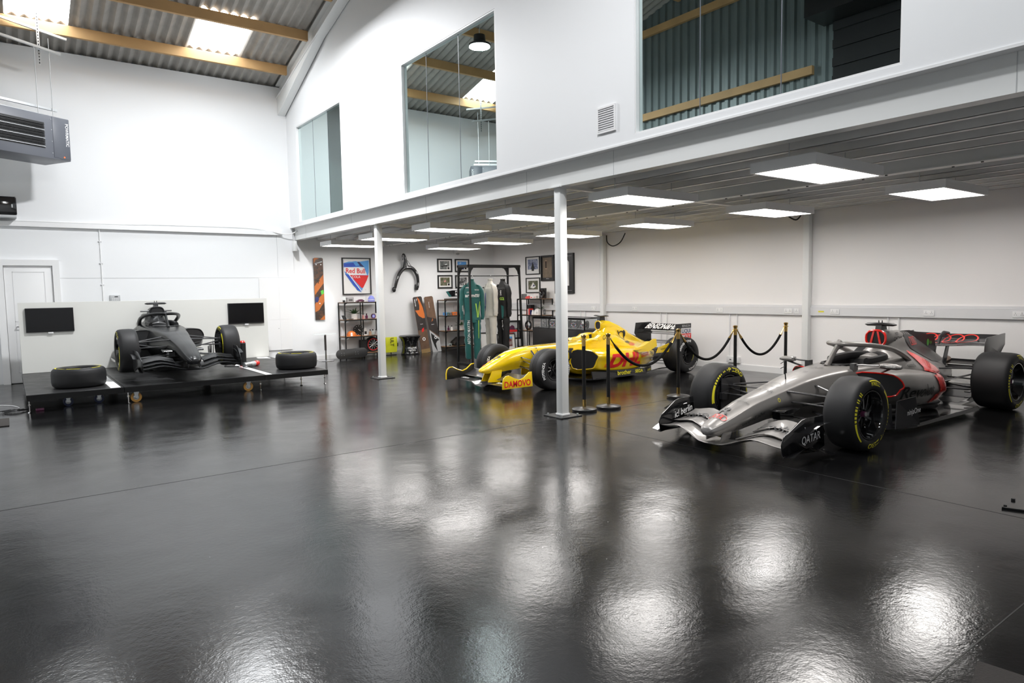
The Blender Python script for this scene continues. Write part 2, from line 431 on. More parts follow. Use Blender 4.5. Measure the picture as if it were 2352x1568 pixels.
# upper wall with three glazed openings
WIN = [(12.54, 15.0), (7.40, 10.04), (2.33, 4.95)]; ZW0, ZW1 = 3.17, 5.25
g = G('wall_white')
yy = [YF]+[v for w in sorted(WIN) for v in w]+[YB]
g.box(XM, XM+.15, YF, YB, 3.09, ZW0)
g.add([(x, y, z) for x in (XM, XM+.15) for y, z in ((YF, ZW1), (YB, ZW1), (YB, roof_z(YB)+.05), (RIDGE, roof_z(RIDGE)+.05), (YF, roof_z(YF)+.05))], [(0, 1, 2, 3, 4), (9, 8, 7, 6, 5), (0, 5, 6, 1), (1, 6, 7, 2), (2, 7, 8, 3), (3, 8, 9, 4), (4, 9, 5, 0)])
for i in range(0, len(yy), 2): g.box(XM, XM+.15, yy[i], yy[i+1], ZW0, ZW1)
struct('wall_mezzanine', g, sm=False)
struct('trim_2', G('trim_white').box(XM-.012, XM+.1, YF, YB-.06, 3.085, 3.105), sm=False)
JO = [(.36, .69), (.28, .63), (.30, .62)]
for i, (y0, y1) in enumerate(WIN):
    g = G('grey_plastic'); f = .018
    g.box(XM+.005, XM+.075, y0, y1, ZW0, ZW0+f).box(XM+.005, XM+.075, y0, y1, ZW1-f, ZW1).box(XM+.005, XM+.075, y0, y0+f, ZW0+f, ZW1-f).box(XM+.005, XM+.075, y1-f, y1, ZW0+f, ZW1-f)
    w = struct('window_%d' % (i+1), g, sm=False)
    w.data.materials[0] = MAT['trim_white']
    cuts = [y0+f]+[y1-(y1-y0)*t for t in reversed(JO[i])]+[y1-f]
    for k in range(3):
        O('pane', G('window_glass').poly([(XM+.055, cuts[k]+.004, ZW0+f), (XM+.055, cuts[k+1]-.004, ZW0+f), (XM+.055, cuts[k+1]-.004, ZW1-f), (XM+.055, cuts[k]+.004, ZW1-f)]), w, sm=False)
    for k in (1, 2): O('glazing_joint', G('heater_grey').box(XM+.052, XM+.060, cuts[k]-.004, cuts[k]+.004, ZW0+f, ZW1-f), w, sm=False)
# rooms behind the glass, their unlit darkness put into the wall colour
g = G(mat('dim_room_tint', (.10, .12, .12), .8)).box(5.6, XW, YF, YB, 6.2, 6.3).box(8.2, 8.3, YF, YB, 3.1, 6.2)
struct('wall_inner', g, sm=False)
tag(O('storage_cabinet', G(mat('pale_cabinet', (.55, .57, .52), .6)).box(7.2, 8.1, 3.1, 4.6, 3.1, 4.0), bev=.01), 'pale cabinet standing in the dim room behind the largest upper window', 'cabinet')

# mezzanine deck, fascia, joists
g = G('steel_white').box(5.42, 5.44, YF, 15.6, 2.82, 3.09).box(5.44, 5.56, YF, 15.6, 2.82, 2.835).box(5.44, 5.56, YF, 15.6, 3.07, 3.09)
g.m('grey_plastic')
for y in (14.9, 12.4, 9.5, 6.9, 5.35, 1.65): g.box(5.4185, 5.42, y, y+.006, 2.82, 3.09)
struct('trim_3', g, sm=False)
struct('ceiling_mezzanine', G('deck_grey').box(5.47, XW, YF, YB, 3.03, 3.1), sm=False)
ji = 0
for x in (5.95, 6.4, 6.85, 7.3, 8.2, 8.65, 9.1, 9.55, 10.0, 10.45, 10.85):
    g = G('joist_grey').box(x, x+.004, YF, 15.6, 2.83, 3.012).box(x, x+.065, YF, 15.6, 2.83, 2.834).box(x+.061, x+.065, YF, 15.6, 2.834, 2.85).box(x, x+.065, YF, 15.6, 3.008, 3.012)
    ji += 1
    tag(O('steel_joist', g, sm=False), 'grey folded steel joist under the mezzanine deck, %s from the front beam' % ['first', 'second', 'third', 'fourth', 'fifth', 'sixth', 'seventh', 'eighth', 'ninth', 'tenth', 'eleventh'][ji-1], 'joist', 'mezzanine floor joists')
g = G('steel_white').box(7.72, 7.73, YF, 15.6, 2.76, 3.02).box(7.66, 7.79, YF, 15.6, 2.75, 2.762).box(7.66, 7.79, YF, 15.6, 3.01, 3.02)
g.m('black_ink')
y = -1.0
while y < 15.4: g.cb((7.69, y, 2.746), (.02, .02, .01)).cb((7.76, y+.28, 2.746), (.02, .02, .01)); y += .9
tag(O('mezzanine_beam', g, sm=False), 'long white bolted beam carrying the joists between the two rows of panel lights', 'beam')
for k, y in enumerate((1.25, 6.32, 11.39)):
    tag(O('cross_beam', G('steel_white').box(5.56, XW, y-.04, y+.04, 2.80, 2.835), sm=False), 'flat cross beam under the mezzanine '+['nearest the camera', 'over the nearer white columns', 'over the farther white columns'][k], 'beam', 'mezzanine cross beams')

def column(x, y, ztop, plate, label, grp):
    t = thing('steel_column', label, 'column', (x, y, 0), 0, grp)
    h = .056; O('shaft', G('steel_white').box(-h, h, -h, h, .012, ztop), t, bev=.008)
    if plate:
        O('base_plate', G('black_satin').box(-.17, .17, -.17, .17, 0, .012), t, sm=False)
        O('base_trim', G('trim_white').box(-.064, .064, -.064, .064, .012, .035), t, bev=.004)
        for sx in (-1, 1):
            for sy in (-1, 1): O('bolt', G('zinc').cyl((sx*.13, sy*.13, .012), (sx*.13, sy*.13, .035), .013, n=6), t)
        O('head_plate', G('steel_white').box(-.1, .1, -.1, .1, ztop-.012, ztop), t, sm=False)
    return t
column(5.49, 6.33, 2.82, True, 'white square steel column with black base plate nearest the rope posts', 'columns under the mezzanine edge')
column(5.49, 11.40, 2.82, True, 'white square steel column with black base plate beside the shelf of small collectables', 'columns under the mezzanine edge')
column(11.0, 11.22, 2.80, False, 'white wall column behind the yellow racing car', 'columns on the side wall')
column(11.0, 6.27, 2.80, False, 'white wall column behind the grey racing car', 'columns on the side wall')

# ceiling panel lights
def panel(x, y):
    t = thing('panel_light', '', 'light', (x, y, 2.72), 0, 'panel lights under the mezzanine')
    g = G('trim_white').box(-.62, .62, -.32, -.29, -.095, 0).box(-.62, .62, .29, .32, -.095, 0).box(-.62, -.59, -.29, .29, -.095, 0).box(.59, .62, -.29, .29, -.095, 0).box(-.59, .59, -.29, .29, -.02, 0)
    O('frame', g, t, sm=False)
    O('diffuser', G('led').box(-.59, .59, -.29, .29, -.088, -.08), t, sm=False)
    for sx in (-.5, .5): O('hanger', G('zinc').cyl((sx, 0, 0), (sx, 0, .31), .006, n=6), t)
    return t
rowsY = [3.48, 5.68, 7.85, 10.1, 12.3, 14.35]
P0 = panel(6.27, rowsY[0])
nm = ['nearest the camera', 'second from the camera', 'third from the camera', 'fourth from the camera', 'fifth from the camera', 'farthest from the camera']
for r, (x, rn) in enumerate(((6.27, 'row along the mezzanine edge'), (8.95, 'row near the side wall'))):
    for i, y in enumerate(rowsY):
        lb = 'white ceiling panel light, %s in the %s' % (nm[i], rn)
        if r == 0 and i == 0: P0['label'] = lb
        else: dup(P0, (x, y, 2.72), 0, lb)

# baseboards, trunking, sockets, wall lines
struct('baseboard_right', G('trim_white').box(XW-.018, XW, YF, YB, 0, .105).box(XW-.012, XW, YF, YB, .105, .115), sm=False)
struct('baseboard_back', G('trim_white').box(5.36, XW, YB-.018, YB, 0, .105), sm=False)
g = G('socket').box(XW-.055, XW, YF, YB, 1.06, 1.20).box(XW-.03, XW, YF, YB, 1.2, 1.24)
struct('trim_4', g, bev=.004, bs=1)
struct('trim_5', G('socket').box(9.7, XW-.06, YB-.05, YB, 1.06, 1.2), bev=.004, bs=1)
def socket(y, z=1.13, label='', wide=.146, x=XW-.055):
    t = thing('twin_socket', label, 'socket', (x, y, z), 0, 'sockets along the wall trunking')
    O('plate', G('trim_white').box(-.012, 0, -wide/2, wide/2, -.043, .043), t, bev=.004)
    g = G('black_ink')
    for s in (-1, 1) if wide > .1 else (0,):
        for dy, dz in ((0, .012), (-.011, -.006), (.011, -.006)): g.box(-.0135, -.012, s*.038+dy-.003, s*.038+dy+.003, dz-.004, dz+.004)
    O('pin_holes', g, t, sm=False)
    g = G('socket')
    for s in (-1, 1) if wide > .1 else (0,): g.box(-.015, -.012, s*.038-.008, s*.038+.008, .022, .036)
    O('switch', g, t, bev=.001)
soc = [(11.55, 'white twin socket on the trunking left of the column behind the yellow car'), (10.25, 'white twin socket on the trunking above the yellow rear wing'), (8.05, 'white twin socket on the trunking above the second rope span'), (6.62, 'white twin socket on the trunking left of the column behind the grey car'), (5.78, 'white twin socket on the trunking above the halo of the grey car'), (4.35, 'white twin socket on the trunking above the red air intake'), (3.23, 'white twin socket on the trunking above the grey rear wing, at the picture edge')]
for y, lb in soc: socket(y, label=lb)
socket(6.46, label='white single spur switch beside the twin socket left of the grey car column', wide=.086)
t = thing('floor_box', 'small white socket box low on the wall behind the third rope post', 'socket', (XW, 7.75, .19))
O('box', G('trim_white').box(-.06, 0, -.14, .14, -.06, .06), t, bev=.008); O('pin_holes', G('grey_ink').box(-.062, -.06, -.09, -.05, -.01, .01).box(-.062, -.06, .03, .07, -.01, .01), t, sm=False)
for i, y in enumerate((12.05, 9.55, 7.85, 4.95)):
    t = thing('conduit_pair', ['pair of white conduits below the trunking behind the display case', 'pair of white conduits below the trunking behind the yellow engine cover', 'pair of white conduits below the trunking behind the second rope span', 'pair of white conduits below the trunking behind the grey rear wing'][i], 'conduit', (XW-.02, y, 0), 0, 'conduits below the trunking')
    for k in (0, .16): O('conduit', G('trim_white').cyl((0, -k, .25), (0, -k, 1.06), .012, n=8), t)
t = thing('warning_sticker', 'small yellow warning sticker on the trunking right of the column behind the grey car', 'sticker', (XW-.056, 6.02, 1.13)); O('label', G('yellow_ink').box(-.001, 0, -.05, .05, -.012, .012), t, sm=False)

# back wall details
struct('trim_6', G('trim_white').box(XL, 5.1, 15.53, 15.6, 2.915, 3.005), bev=.004, bs=1)
g = G('grey_plastic').box(.80, 5.25, 15.597, 15.6, 1.955, 1.962).box(4.99, 4.996, 15.597, 15.6, 0, 2.915)
struct('trim_7', g, sm=False)
g = G('trim_white'); pts = [(-6, 15.585, 3.03), (1, 15.585, 3.025), (2.6, 15.585, 3.05), (4.2, 15.585, 3.06), (4.7, 15.57, 3.03), (5.05, 15.5, 2.95), (5.25, 15.45, 2.94), (5.42, 15.42, 3.02)]
tag(O('white_cable', g.tube(crs(pts, 6), .012, 6)), 'white cable lying along the ledge of the tall back wall into the fascia', 'cable')
t = thing('wall_conduit', 'thin white conduit dropping from the wall ledge behind the cream board', 'conduit', (1.53, 15.585, 0))
O('pipe', G('trim_white').cyl((0, 0, .2), (0, 0, 2.92), .011, n=8), t)
for z in (2.68, 2.25, 1.83): O('saddle_clip', G('socket').box(-.03, .03, -.01, .012, z-.008, z+.008), t, sm=False)
t = thing('wall_keypad', 'small grey keypad box on the back wall just above the cream board', 'keypad', (1.73, 15.6, 1.56))
O('case', G('grey_plastic').box(-.09, .09, -.04, 0, -.07, .06), t, bev=.006); O('display', G('black_ink').box(-.01, .05, -.042, -.04, .018, .035), t, sm=False)
g = G('socket')
for i in range(4):
    for j in range(3): g.cb((-.045+i*.03, -.042, -.045+j*.02), (.018, .004, .012))
O('keys', g, t, sm=False)
# white door at the left
g = G('trim_white').box(-.14, -.03, 15.5, 15.6, 0, 2.19).box(.72, .83, 15.5, 15.6, 0, 2.19).box(-.14, .83, 15.5, 15.6, 2.19, 2.30)
d = struct('door_1', g, sm=False)
O('leaf', G('trim_white').box(-.025, .715, 15.545, 15.585, .01, 2.185), d, bev=.004)
O('panel_moulding', G('socket').box(.1, .59, 15.54, 15.545, 1.15, 1.165).box(.1, .59, 15.54, 15.545, 2.07, 2.08).box(.1, .108, 15.54, 15.545, .2, 2.08).box(.585, .593, 15.54, 15.545, .2, 2.08).box(.1, .59, 15.54, 15.545, .2, .21), d, sm=False)
O('door_handle', G('chrome').cyl((.12, 15.545, 1.06), (.12, 15.49, 1.06), .01, n=8).cyl((.12, 15.49, 1.06), (.24, 15.49, 1.06), .009, n=8), d)
t = thing('wall_plate', 'white double wall switch beside the left door', 'switch', (.30, 15.545, 1.33)); O('plate', G('trim_white').box(-.07, .07, -.012, 0, -.06, .06), t, bev=.003); O('letter_slot', G('grey_plastic').box(-.07, .07, -.02, 0, -.10, -.09), t, sm=False)
# white low cupboard in the corner
t = thing('wall_cupboard', 'white flush wall cupboard with four plain doors right of the cream board', 'cupboard', (4.95, 15.6, 0))
O('carcass', G('trim_white').box(-.40, .30, -.025, 0, .30, 1.95), t)
for x0, x1, z0, z1 in ((-.395, .035, .305, 1.0), (.04, .295, .305, 1.0), (-.395, .035, 1.006, 1.945), (.04, .295, 1.006, 1.945)):
    O('door', G('trim_white').box(x0, x1, -.031, -.025, z0, z1), t, sm=False)
O('lock', G('grey_plastic').cyl((.0, -.031, .80), (.0, -.037, .80), .01, n=10), t)
# wall vent
t = thing('wall_vent', 'white louvred air vent in the upper wall between two windows', 'vent', (XM, 5.35, 3.405))
O('frame', G('trim_white').box(-.02, 0, -.14, .14, .12, .14).box(-.02, 0, -.14, .14, -.14, -.12).box(-.02, 0, -.14, -.12, -.12, .12).box(-.02, 0, .12, .14, -.12, .12), t, sm=False)
g = G('socket')
for k in range(10): g.prism([(-.016, -.12, -.115+k*.024), (-.016, .12, -.115+k*.024), (-.003, .12, -.098+k*.024), (-.003, -.12, -.098+k*.024)], (0, 0, .004))
O('louvre', g, t, sm=False)
t = thing('corner_bracket', 'small white bracket under the fascia at the back corner', 'bracket', (5.36, 15.5, 2.7)); O('arm', G('steel_white').box(-.03, .03, -.1, .08, -.14, .09), t, bev=.01)

# high bay lamps hung from the roof
def bay(x, y, label, k=1.0):
    z = 6.3; t = thing('high_bay_lamp', label, 'lamp', (x, y, z), 0, 'high bay lamps')
    O('housing', G('black_satin').lathe([(.06, .22), (.11, .2), (.12, .08), (.21, .03), (.215, 0), (.2, -.005)], (0, 0, 0), (0, 0, 1), 28), t)
    O('lens', G('bay_glow').lathe([(.001, -.004), (.2, -.004)], (0, 0, 0), (0, 0, 1), 28), t)
    O('chain', G('zinc').cyl((0, 0, .2), (0, 0, roof_z(y)-z), .008, n=6), t)
    d = bpy.data.lights.new('lamp_light', 'AREA'); d.shape = 'DISK'; d.size = .4; d.energy = BAY_W*k; d.color = (.97, .98, 1.0)
    o = bpy.data.objects.new('lamp_light', d); COL.objects.link(o); o.parent = t; o.location = (0, 0, -.02); o['kind'] = 'helper'
bay(3.14, 11.1, 'black high bay lamp hung from the roof before the tall back wall, above the frame')
bay(2.6, 4.2, 'added black high bay lamp over the open floor, unseen above the frame, brightening the upper wall', .42)  # unseen extra lamp, added to brighten the upper window wall

# ================================================================ RACING CARS
def loft_half(g, secs, nr=4, ns=4, dip=None, dipmat=None, cap=True):
    cur = []
    for x, pts in secs: cur.append([(x, y, z) for y, z in crs(pts, nr)])
    m = len(cur[0]); cols = [crs([c[k] for c in cur], ns) for k in range(m)]
    rows = [[cols[k][i] for k in range(m)] for i in range(len(cols[0]))]
    full = []
    for r in rows:
        rr = [(p[0], max(0.0, p[1]), p[2]) for p in r]
        full.append(rr+[(p[0], -p[1], p[2]) for p in reversed(rr[1:-1])])
    if not dip: return g.loft(full, cap)
    low = [[dip(*p) for p in r] for r in full]; n = len(full[0])
    rings = [[(p[0], p[1], q) if q is not None else p for p, q in zip(r, l)] for r, l in zip(full, low)]
    f0 = len(g.f); g.loft(rings, cap); base = len(g.v)-len(rings)*n
    flat = [q is not None for l in low for q in l]; keep = g.c; g.m(dipmat); k2 = g.c; g.c = keep
    for i in range(f0, len(g.f)):
        if any(flat[a-base] for a in g.f[i]): g.k[i] = k2
    return g

def rings_x(secs, n=28, ex=2.6):
    out = []
    for x, cy, cz, ry, rz in secs:
        r = []
        for k in range(n):
            a = 2*PI*k/n; c, s_ = math.cos(a), math.sin(a)
            r.append((x, cy+ry*math.copysign(abs(c)**(2/ex), c), cz+rz*math.copysign(abs(s_)**(2/ex), s_)))
        out.append(r)
    return out

def pod(g, secs, side, shear):
    rings = []
    st = [tuple(s) for s in crs(secs, 4)]
    for i, (x, yin, yo, zt, zm, zb, yb, sh) in enumerate(st):
        ctl = [(yin, zt), (yo*.80, zt+.004), (yo-.035, zt-.05), (yo, zm), (yo-.03, zm-.10*(zm-zb)/.3), (yb, zb+.05), (yb-.06, zb), (yin, zb)]
        rings.append([(x+(y-yin)*sh, side*y, z) for y, z in crs(ctl, 3, True)])
    g.loft(rings, True); return rings

def wing(g, fn, ys, camber=.10, n=10):
    ss = [((1-math.cos(PI*i/n))/2) for i in range(n+1)]
    rings = []
    for y in ys:
        x, z, c, a, t = fn(y); r = []
        for up in (1, -1):
            for s_ in (ss if up > 0 else ss[-2:0:-1]):
                th = t*c*(2.9*math.sqrt(s_)*(1-s_)*.5+.02*(1-s_)+.012); zz = up*th-camber*c*4*s_*(1-s_)
                xx = s_*c; r.append((x+xx*math.cos(a)-zz*math.sin(a), y, z+xx*math.sin(a)+zz*math.cos(a)))
        rings.append(r)
    return g.loft(rings)

def arm(g, p, q, r=.023, sq=.42): return g.tube([p, q], r, 8, True, sq, (0, 0, 1))

def arc_fn(cx, cz, yy, R0, a0, face):
    def fn(u, v):
        R = R0+v; a = a0-u/R0
        return V((cx-face*R*math.cos(a), yy(R), cz+R*math.sin(a)))
    return fn

def tyre(par, cx, cy, cz, r, w, rim, face, texts=(), bands=(), grooves=0, rimstyle='modern', nut='plum', tilt=0.0):
    hs = [(rim, w/2-.03), (rim+.006, w/2-.010), (rim+.02, w/2-.002), (rim+(r-rim)*.4, w/2+.004), (r-.052, w/2), (r-.028, w/2-.010), (r-.011, w/2-.028), (r-.004, w/2-.055), (r, w/2-.1)]
    prof = [(a, -b) for a, b in hs]
    if grooves:
        for k in range(grooves):
            x = -w/2+.1+(w-.2)*(k+.5)/grooves; prof += [(r, x-.005), (r-.004, x-.004), (r-.004, x+.004), (r, x+.005)]
    prof += list(reversed(hs))
    g = G('rubber'); g.lathe(prof, (cx, cy, cz), (0, 1, 0), 64)
    def yy(R):
        for (r0, h0), (r1, h1) in zip(hs, hs[1:]):
            if r0 <= R <= r1: return cy+face*(h0+(h1-h0)*(R-r0)/(r1-r0)+.0016)
        return cy+face*(w/2)
    for t, ang, size, R, mk, bold, wide in texts:
        g.m(mk).text(t, arc_fn(cx, cz, yy, R, math.radians(ang), face), size, bold=bold, wide=wide)
    for a0, a1, R, t0, t1, mk, dash in bands:
        g.m(mk); n = 44; a0, a1 = math.radians(a0), math.radians(a1)
        for k in range(n):
            if dash and k % dash == 0 and k > n*.35: continue
            if dash and k % 2 == 0 and k > n*.7: continue
            q = []
            for kk, e in ((k, -1), (k+1, -1), (k+1, 1), (k, 1)):
                t = kk/n; a = a0+(a1-a0)*t; th = (t0+(t1-t0)*t)/2; RR = R+e*th
                q.append(V((cx-face*RR*math.cos(a), yy(RR), cz+RR*math.sin(a))))
            g.poly(q)
    o = O('tyre', g, par, ang=50)
    f = face; oy = cy+f*w/2
    g = G('black_gloss')
    if rimstyle == 'modern':
        g.lathe([(rim+.002, cy-f*(w/2-.03)), (rim-.004, cy), (rim+.002, oy-f*.03), (rim-.003, oy-f*.012), (rim-.012, oy-f*.012), (rim-.022, oy-f*.03), (rim-.03, oy-f*.12), (rim-.05, oy-f*.15), (.10, oy-f*.14), (.06, oy-f*.12), (.001, oy-f*.12)], (cx, 0, cz), (0, 1, 0), 48)
        for k in range(10):
            a = 2*PI*k/10; b = a+.16
            g.tube([(cx+.045*math.cos(a), oy-f*.095, cz+.045*math.sin(a)), (cx+.12*math.cos(b), oy-f*.10, cz+.12*math.sin(b)), (cx+(rim-.03)*math.cos(b+.1), oy-f*.115, cz+(rim-.03)*math.sin(b+.1))], [.013, .010, .012], 6)
        wr = O('wheel_rim', g, o)
        O('wheel_nut', G(nut).cyl((cx, oy-f*.12, cz), (cx, oy-f*.065, cz), .034, .026, 12).m('chrome').cyl((cx, oy-f*.066, cz), (cx, oy-f*.060, cz), .020, n=12), o)
    else:
        g.m('black_satin')
        g.lathe([(rim+.002, cy-f*(w/2-.03)), (rim-.01, cy), (rim+.002, oy-f*.03), (rim-.004, oy-f*.008), (rim-.018, oy-f*.012), (rim-.03, oy-f*.06), (rim-.04, oy-f*.16), (.05, oy-f*.13), (.001, oy-f*.13)], (cx, 0, cz), (0, 1, 0), 40)
        for k in range(7):
            a = 2*PI*k/7
            g.tube([(cx+.03*math.cos(a), oy-f*.10, cz+.03*math.sin(a)), (cx+(rim-.03)*math.cos(a), oy-f*.12, cz+(rim-.03)*math.sin(a))], [.017, .013], 6)
        O('wheel_rim', g, o)
        O('wheel_nut', G(nut).cyl((cx, oy-f*.13, cz), (cx, oy-f*.07, cz), .032, .024, 6), o)
    return o

PZ = lambda r, rim, q=0: [('PIRELLI', 80+q, .034, (r+rim)/2-.014, 'yellow_ink', .012, 1.05), ('P ZERO', 283+q, .046, (r+rim)/2-.022, 'yellow_ink', .018, 1.2), ('o', 137+q, .018, (r+rim)/2-.005, 'yellow_ink', 0, 1)]
PB = lambda r, rim, q=0: [(98+q, 62+q, (r+rim)/2+.031, .008, .008, 'yellow_ink', 0), (230+q, 132+q, (r+rim)/2+.004, .012, .034, 'yellow_ink', 3), (45+q, -52+q, (r+rim)/2+.004, .034, .012, 'yellow_ink', 3)]

def tsec(x, zb, zt, w, wt, wb, cr=.02):
    h = zt-zb
    return (x, [(0, zb), (wb*.8, zb+.004), (wb, zb+.12*h), (w, zb+.52*h), (wt+(w-wt)*.55, zb+.87*h), (wt, zt-.008), (wt*.5, zt+cr*.7), (0, zt+cr)])

def audi(g, fn, cx, cy, r, t, sx=1.0, gap=1.28):
    for k in range(4):
        vs, fs = ring2(cx+(k-1.5)*r*gap*sx, cy, r*sx, r, t); g.mapped(vs, fs, fn)

def modern(root, B, DK, WG, EP, rear=True, grey=False):
    R, RIM = .3525, .235; f = -1 if grey else 1
    # tub and nose -------------------------------------------------
    tub = [tsec(-1.215, .19, .215, .03, .025, .02, .005), tsec(-1.195, .165, .245, .075, .06, .05, .01), tsec(-1.10, .155, .285, .112, .085, .08), tsec(-.92, .165, .345, .135, .10, .095), tsec(-.62, .20, .435, .155, .115, .10), tsec(-.3, .225, .50, .175, .135, .09), tsec(-.05, .20, .548, .195, .155, .10),
           tsec(.2, .17, .595, .225, .18, .13), tsec(.55, .14, .635, .27, .21, .16), tsec(.86, .11, .655, .32, .25, .2), tsec(1.1, .09, .665, .36, .29, .24), tsec(1.4, .08, .675, .39, .31, .26), tsec(1.7, .08, .69, .40, .31, .28), tsec(1.95, .08, .70, .40, .3, .28), tsec(2.12, .08, .68, .36, .25, .25)]
    hw = lambda x: .235*min(1.0, math.sqrt(max(0, (x-.93)/.25)))*min(1.0, math.sqrt(max(0, (1.86-x)/.12))) if .93 < x < 1.86 else 0
    bt = O('monocoque', loft_half(G(B), tub, 6, 6, lambda x, y, z: .33 if (z > .5 and abs(y) < hw(x)) else None, 'black_matt'), root, ang=60)
    g = G('black_matt'); rim = [(x, hw(x)) for x in [.935, .95, 1.0, 1.07, 1.15, 1.3, 1.5, 1.7, 1.78, 1.83, 1.85]]
    loop = [(x, y, .668+.02*(x-.93)+(.012 if y < .2 else 0)) for x, y in rim]+[(x, -y, .668+.02*(x-.93)+(.012 if y < .2 else 0)) for x, y in reversed(rim)]
    g.tube(loop+loop[:2], .016, 6)
    O('cockpit_rim', g, root)
    g = G('black_matt'); pts = [(1.30, .215), (1.5, .225), (1.72, .21), (1.84, .12), (1.86, 0), (1.84, -.12), (1.72, -.21), (1.5, -.225), (1.30, -.215)]
    g.tube([(x, y, .70+.05*(x-1.3)) for x, y in crs(pts, 4)], [.036]*len(crs(pts, 4)), 8, True, 1.3)
    g.add(*[[(1.55, -.2, .35), (1.55, .2, .35), (1.85, .17, .74), (1.85, -.17, .74), (1.88, .17, .35), (1.88, -.17, .35)], [(0, 1, 2, 3), (1, 4, 2), (0, 3, 5), (2, 4, 5, 3)]])
    O('headrest', g, root)
    O('steering_wheel', G('black_matt').box(1.08, 1.11, -.14, .14, .52, .66).m('screen').box(1.107, 1.113, -.06, .06, .58, .65), root, bev=.015)
    # halo ----------------------------------------------------------
    g = G(B)
    hp = crs([(2.2, .27, .64), (1.95, .31, .735), (1.65, .315, .83), (1.36, .25, .885), (1.14, .12, .905), (1.08, 0, .905), (1.14, -.12, .905), (1.36, -.25, .885), (1.65, -.315, .83), (1.95, -.31, .735), (2.2, -.27, .64)], 5)
    g.tube(hp, [.036]*len(hp), 10, True, .75, (0, 0, 1))
    g.tube(crs([(.86, 0, .66), (.95, 0, .76), (1.06, 0, .865), (1.13, 0, .905)], 4), [.03, .028, .026, .025, .024, .023, .022, .022, .024, .028, .032, .036, .04], 10, True, 1.5, (1, 0, 0))
    O('halo', g, root, ang=60)
    # sidepods --------------------------------------------------------
    sp = [(.92, .26, .66, .60, .47, .36, .62, .80), (1.04, .26, .69, .605, .46, .30, .64, .72), (1.3, .24, .715, .60, .43, .255, .67, .35), (1.65, .22, .72, .58, .40, .235, .68, .1), (2.0, .2, .70, .55, .37, .225, .65, 0), (2.3, .17, .63, .51, .34, .215, .57, 0), (2.58, .14, .46, .46, .31, .205, .40, 0), (2.82, .10, .30, .40, .28, .20, .25, 0)]
    if not rear: sp = sp[:5]
    pods = []
    for s in (-1, 1):
        g = G(B); rg = pod(g, sp, s, 0); o = O('sidepod', g, root, ang=60); pods.append(o)
        lo = [(a+.12, .06, yo-.24 if a < 2.2 else yo-.10, zb+.03, .16, .066, yo-.26 if a < 2.2 else yo-.12, 0) for a, yi, yo, zt, zm, zb, yb, sh in sp[1:]]
        g = G(DK if not grey else 'carbon'); pod(g, lo, s, 0); O('pod_undercut', g, root, ang=60)
        r0 = [V(p) for p in rg[0]]; c = sum(r0, V((0, 0, 0)))/len(r0)
        O('inlet_rim', G('red_paint' if grey else B).tube([p+V((-.006, 0, 0)) for p in r0]+[r0[0]+V((-.006, 0, 0)), r0[1]+V((-.006, 0, 0))], .009, 6), o)
        O('inlet_duct', G('black_matt').poly([c+(p-c)*.97+V((-.004, 0, 0)) for p in r0]), o, sm=False)
    # engine cover ------------------------------------------------------
    ec = [(1.80, [(0, .50), (.2, .50), (.35, .56), (.31, .66), (.2, .70), (.1, .715), (0, .72)]), (2.0, [(0, .45), (.25, .45), (.41, .54), (.34, .65), (.20, .74), (.10, .86), (0, .93)]), (2.25, [(0, .40), (.28, .40), (.44, .52), (.33, .645), (.19, .76), (.14, .91), (0, .99)]),
          (2.5, [(0, .38), (.28, .38), (.42, .49), (.31, .62), (.18, .75), (.12, .90), (0, .995)]), (2.8, [(0, .35), (.25, .35), (.36, .46), (.27, .57), (.15, .69), (.085, .83), (0, .915)]), (3.1, [(0, .32), (.2, .32), (.28, .41), (.21, .51), (.12, .61), (.065, .73), (0, .81)]),
          (3.4, [(0, .30), (.14, .3), (.2, .37), (.16, .455), (.1, .535), (.05, .63), (0, .69)]), (3.7, [(0, .30), (.09, .3), (.12, .34), (.1, .40), (.07, .455), (.04, .52), (0, .57)]), (3.88, [(0, .33), (.05, .33), (.06, .36), (.055, .39), (.04, .42), (.02, .45), (0, .47)])]
    if not rear: ec = ec[:3]
    eo = O('engine_cover', loft_half(G(B), ec, 5, 5), root, ang=60)
    g = G(B); sec = [(1.93, 0, .925, .118, .096), (1.99, 0, .925, .128, .103), (2.13, 0, .92, .13, .105), (2.33, 0, .90, .125, .10), (2.58, 0, .88, .10, .10), (2.83, 0, .84, .06, .06)]
    if not rear: sec = sec[:4]
    g.loft(rings_x(sec)); ao = O('air_box', g, root, ang=60)
    r0 = rings_x([(1.925, 0, .925, .116, .094)])[0]
    O('intake_rim', G('red_paint' if grey else DK).tube(r0+r0[:2], .014, 8), ao)
    O('intake_duct', G('black_matt').poly(rings_x([(1.923, 0, .925, .110, .088)])[0]), ao, sm=False)
    g = G('red_paint' if grey else 'black_satin')
    for s in (-1, 1): g.prism([(1.915, s*.012, 1.01), (1.915, s*.034, 1.01), (1.915, s*.074, .842), (1.915, s*.048, .842)], (.02, 0, 0))
    if grey: O('intake_strut', g, ao, sm=False)
    g = G('black_satin'); g.prism([(1.97, 0, 1.0), (2.13, 0, 1.0), (2.10, 0, 1.085), (1.99, 0, 1.085)], (0, .035, 0)); g.T = Matrix.Translation((0, -.035, 0)); g.prism([(1.97, 0, 1.0), (2.13, 0, 1.0), (2.10, 0, 1.085), (1.99, 0, 1.085)], (0, .035, 0)); g.T = None
    g.tube([(2.045, -.185, 1.085), (2.03, -.15, 1.087), (2.02, 0, 1.09), (2.03, .15, 1.087), (2.045, .185, 1.085)], [.012, .036, .04, .036, .012], 10, True, .55, (0, 0, 1))
    for s in (-1, 1): g.cyl((2.03, s*.02, 1.11), (2.03, s*.02, 1.14), .008, .004, 6)
    O('camera_pod', g, root)
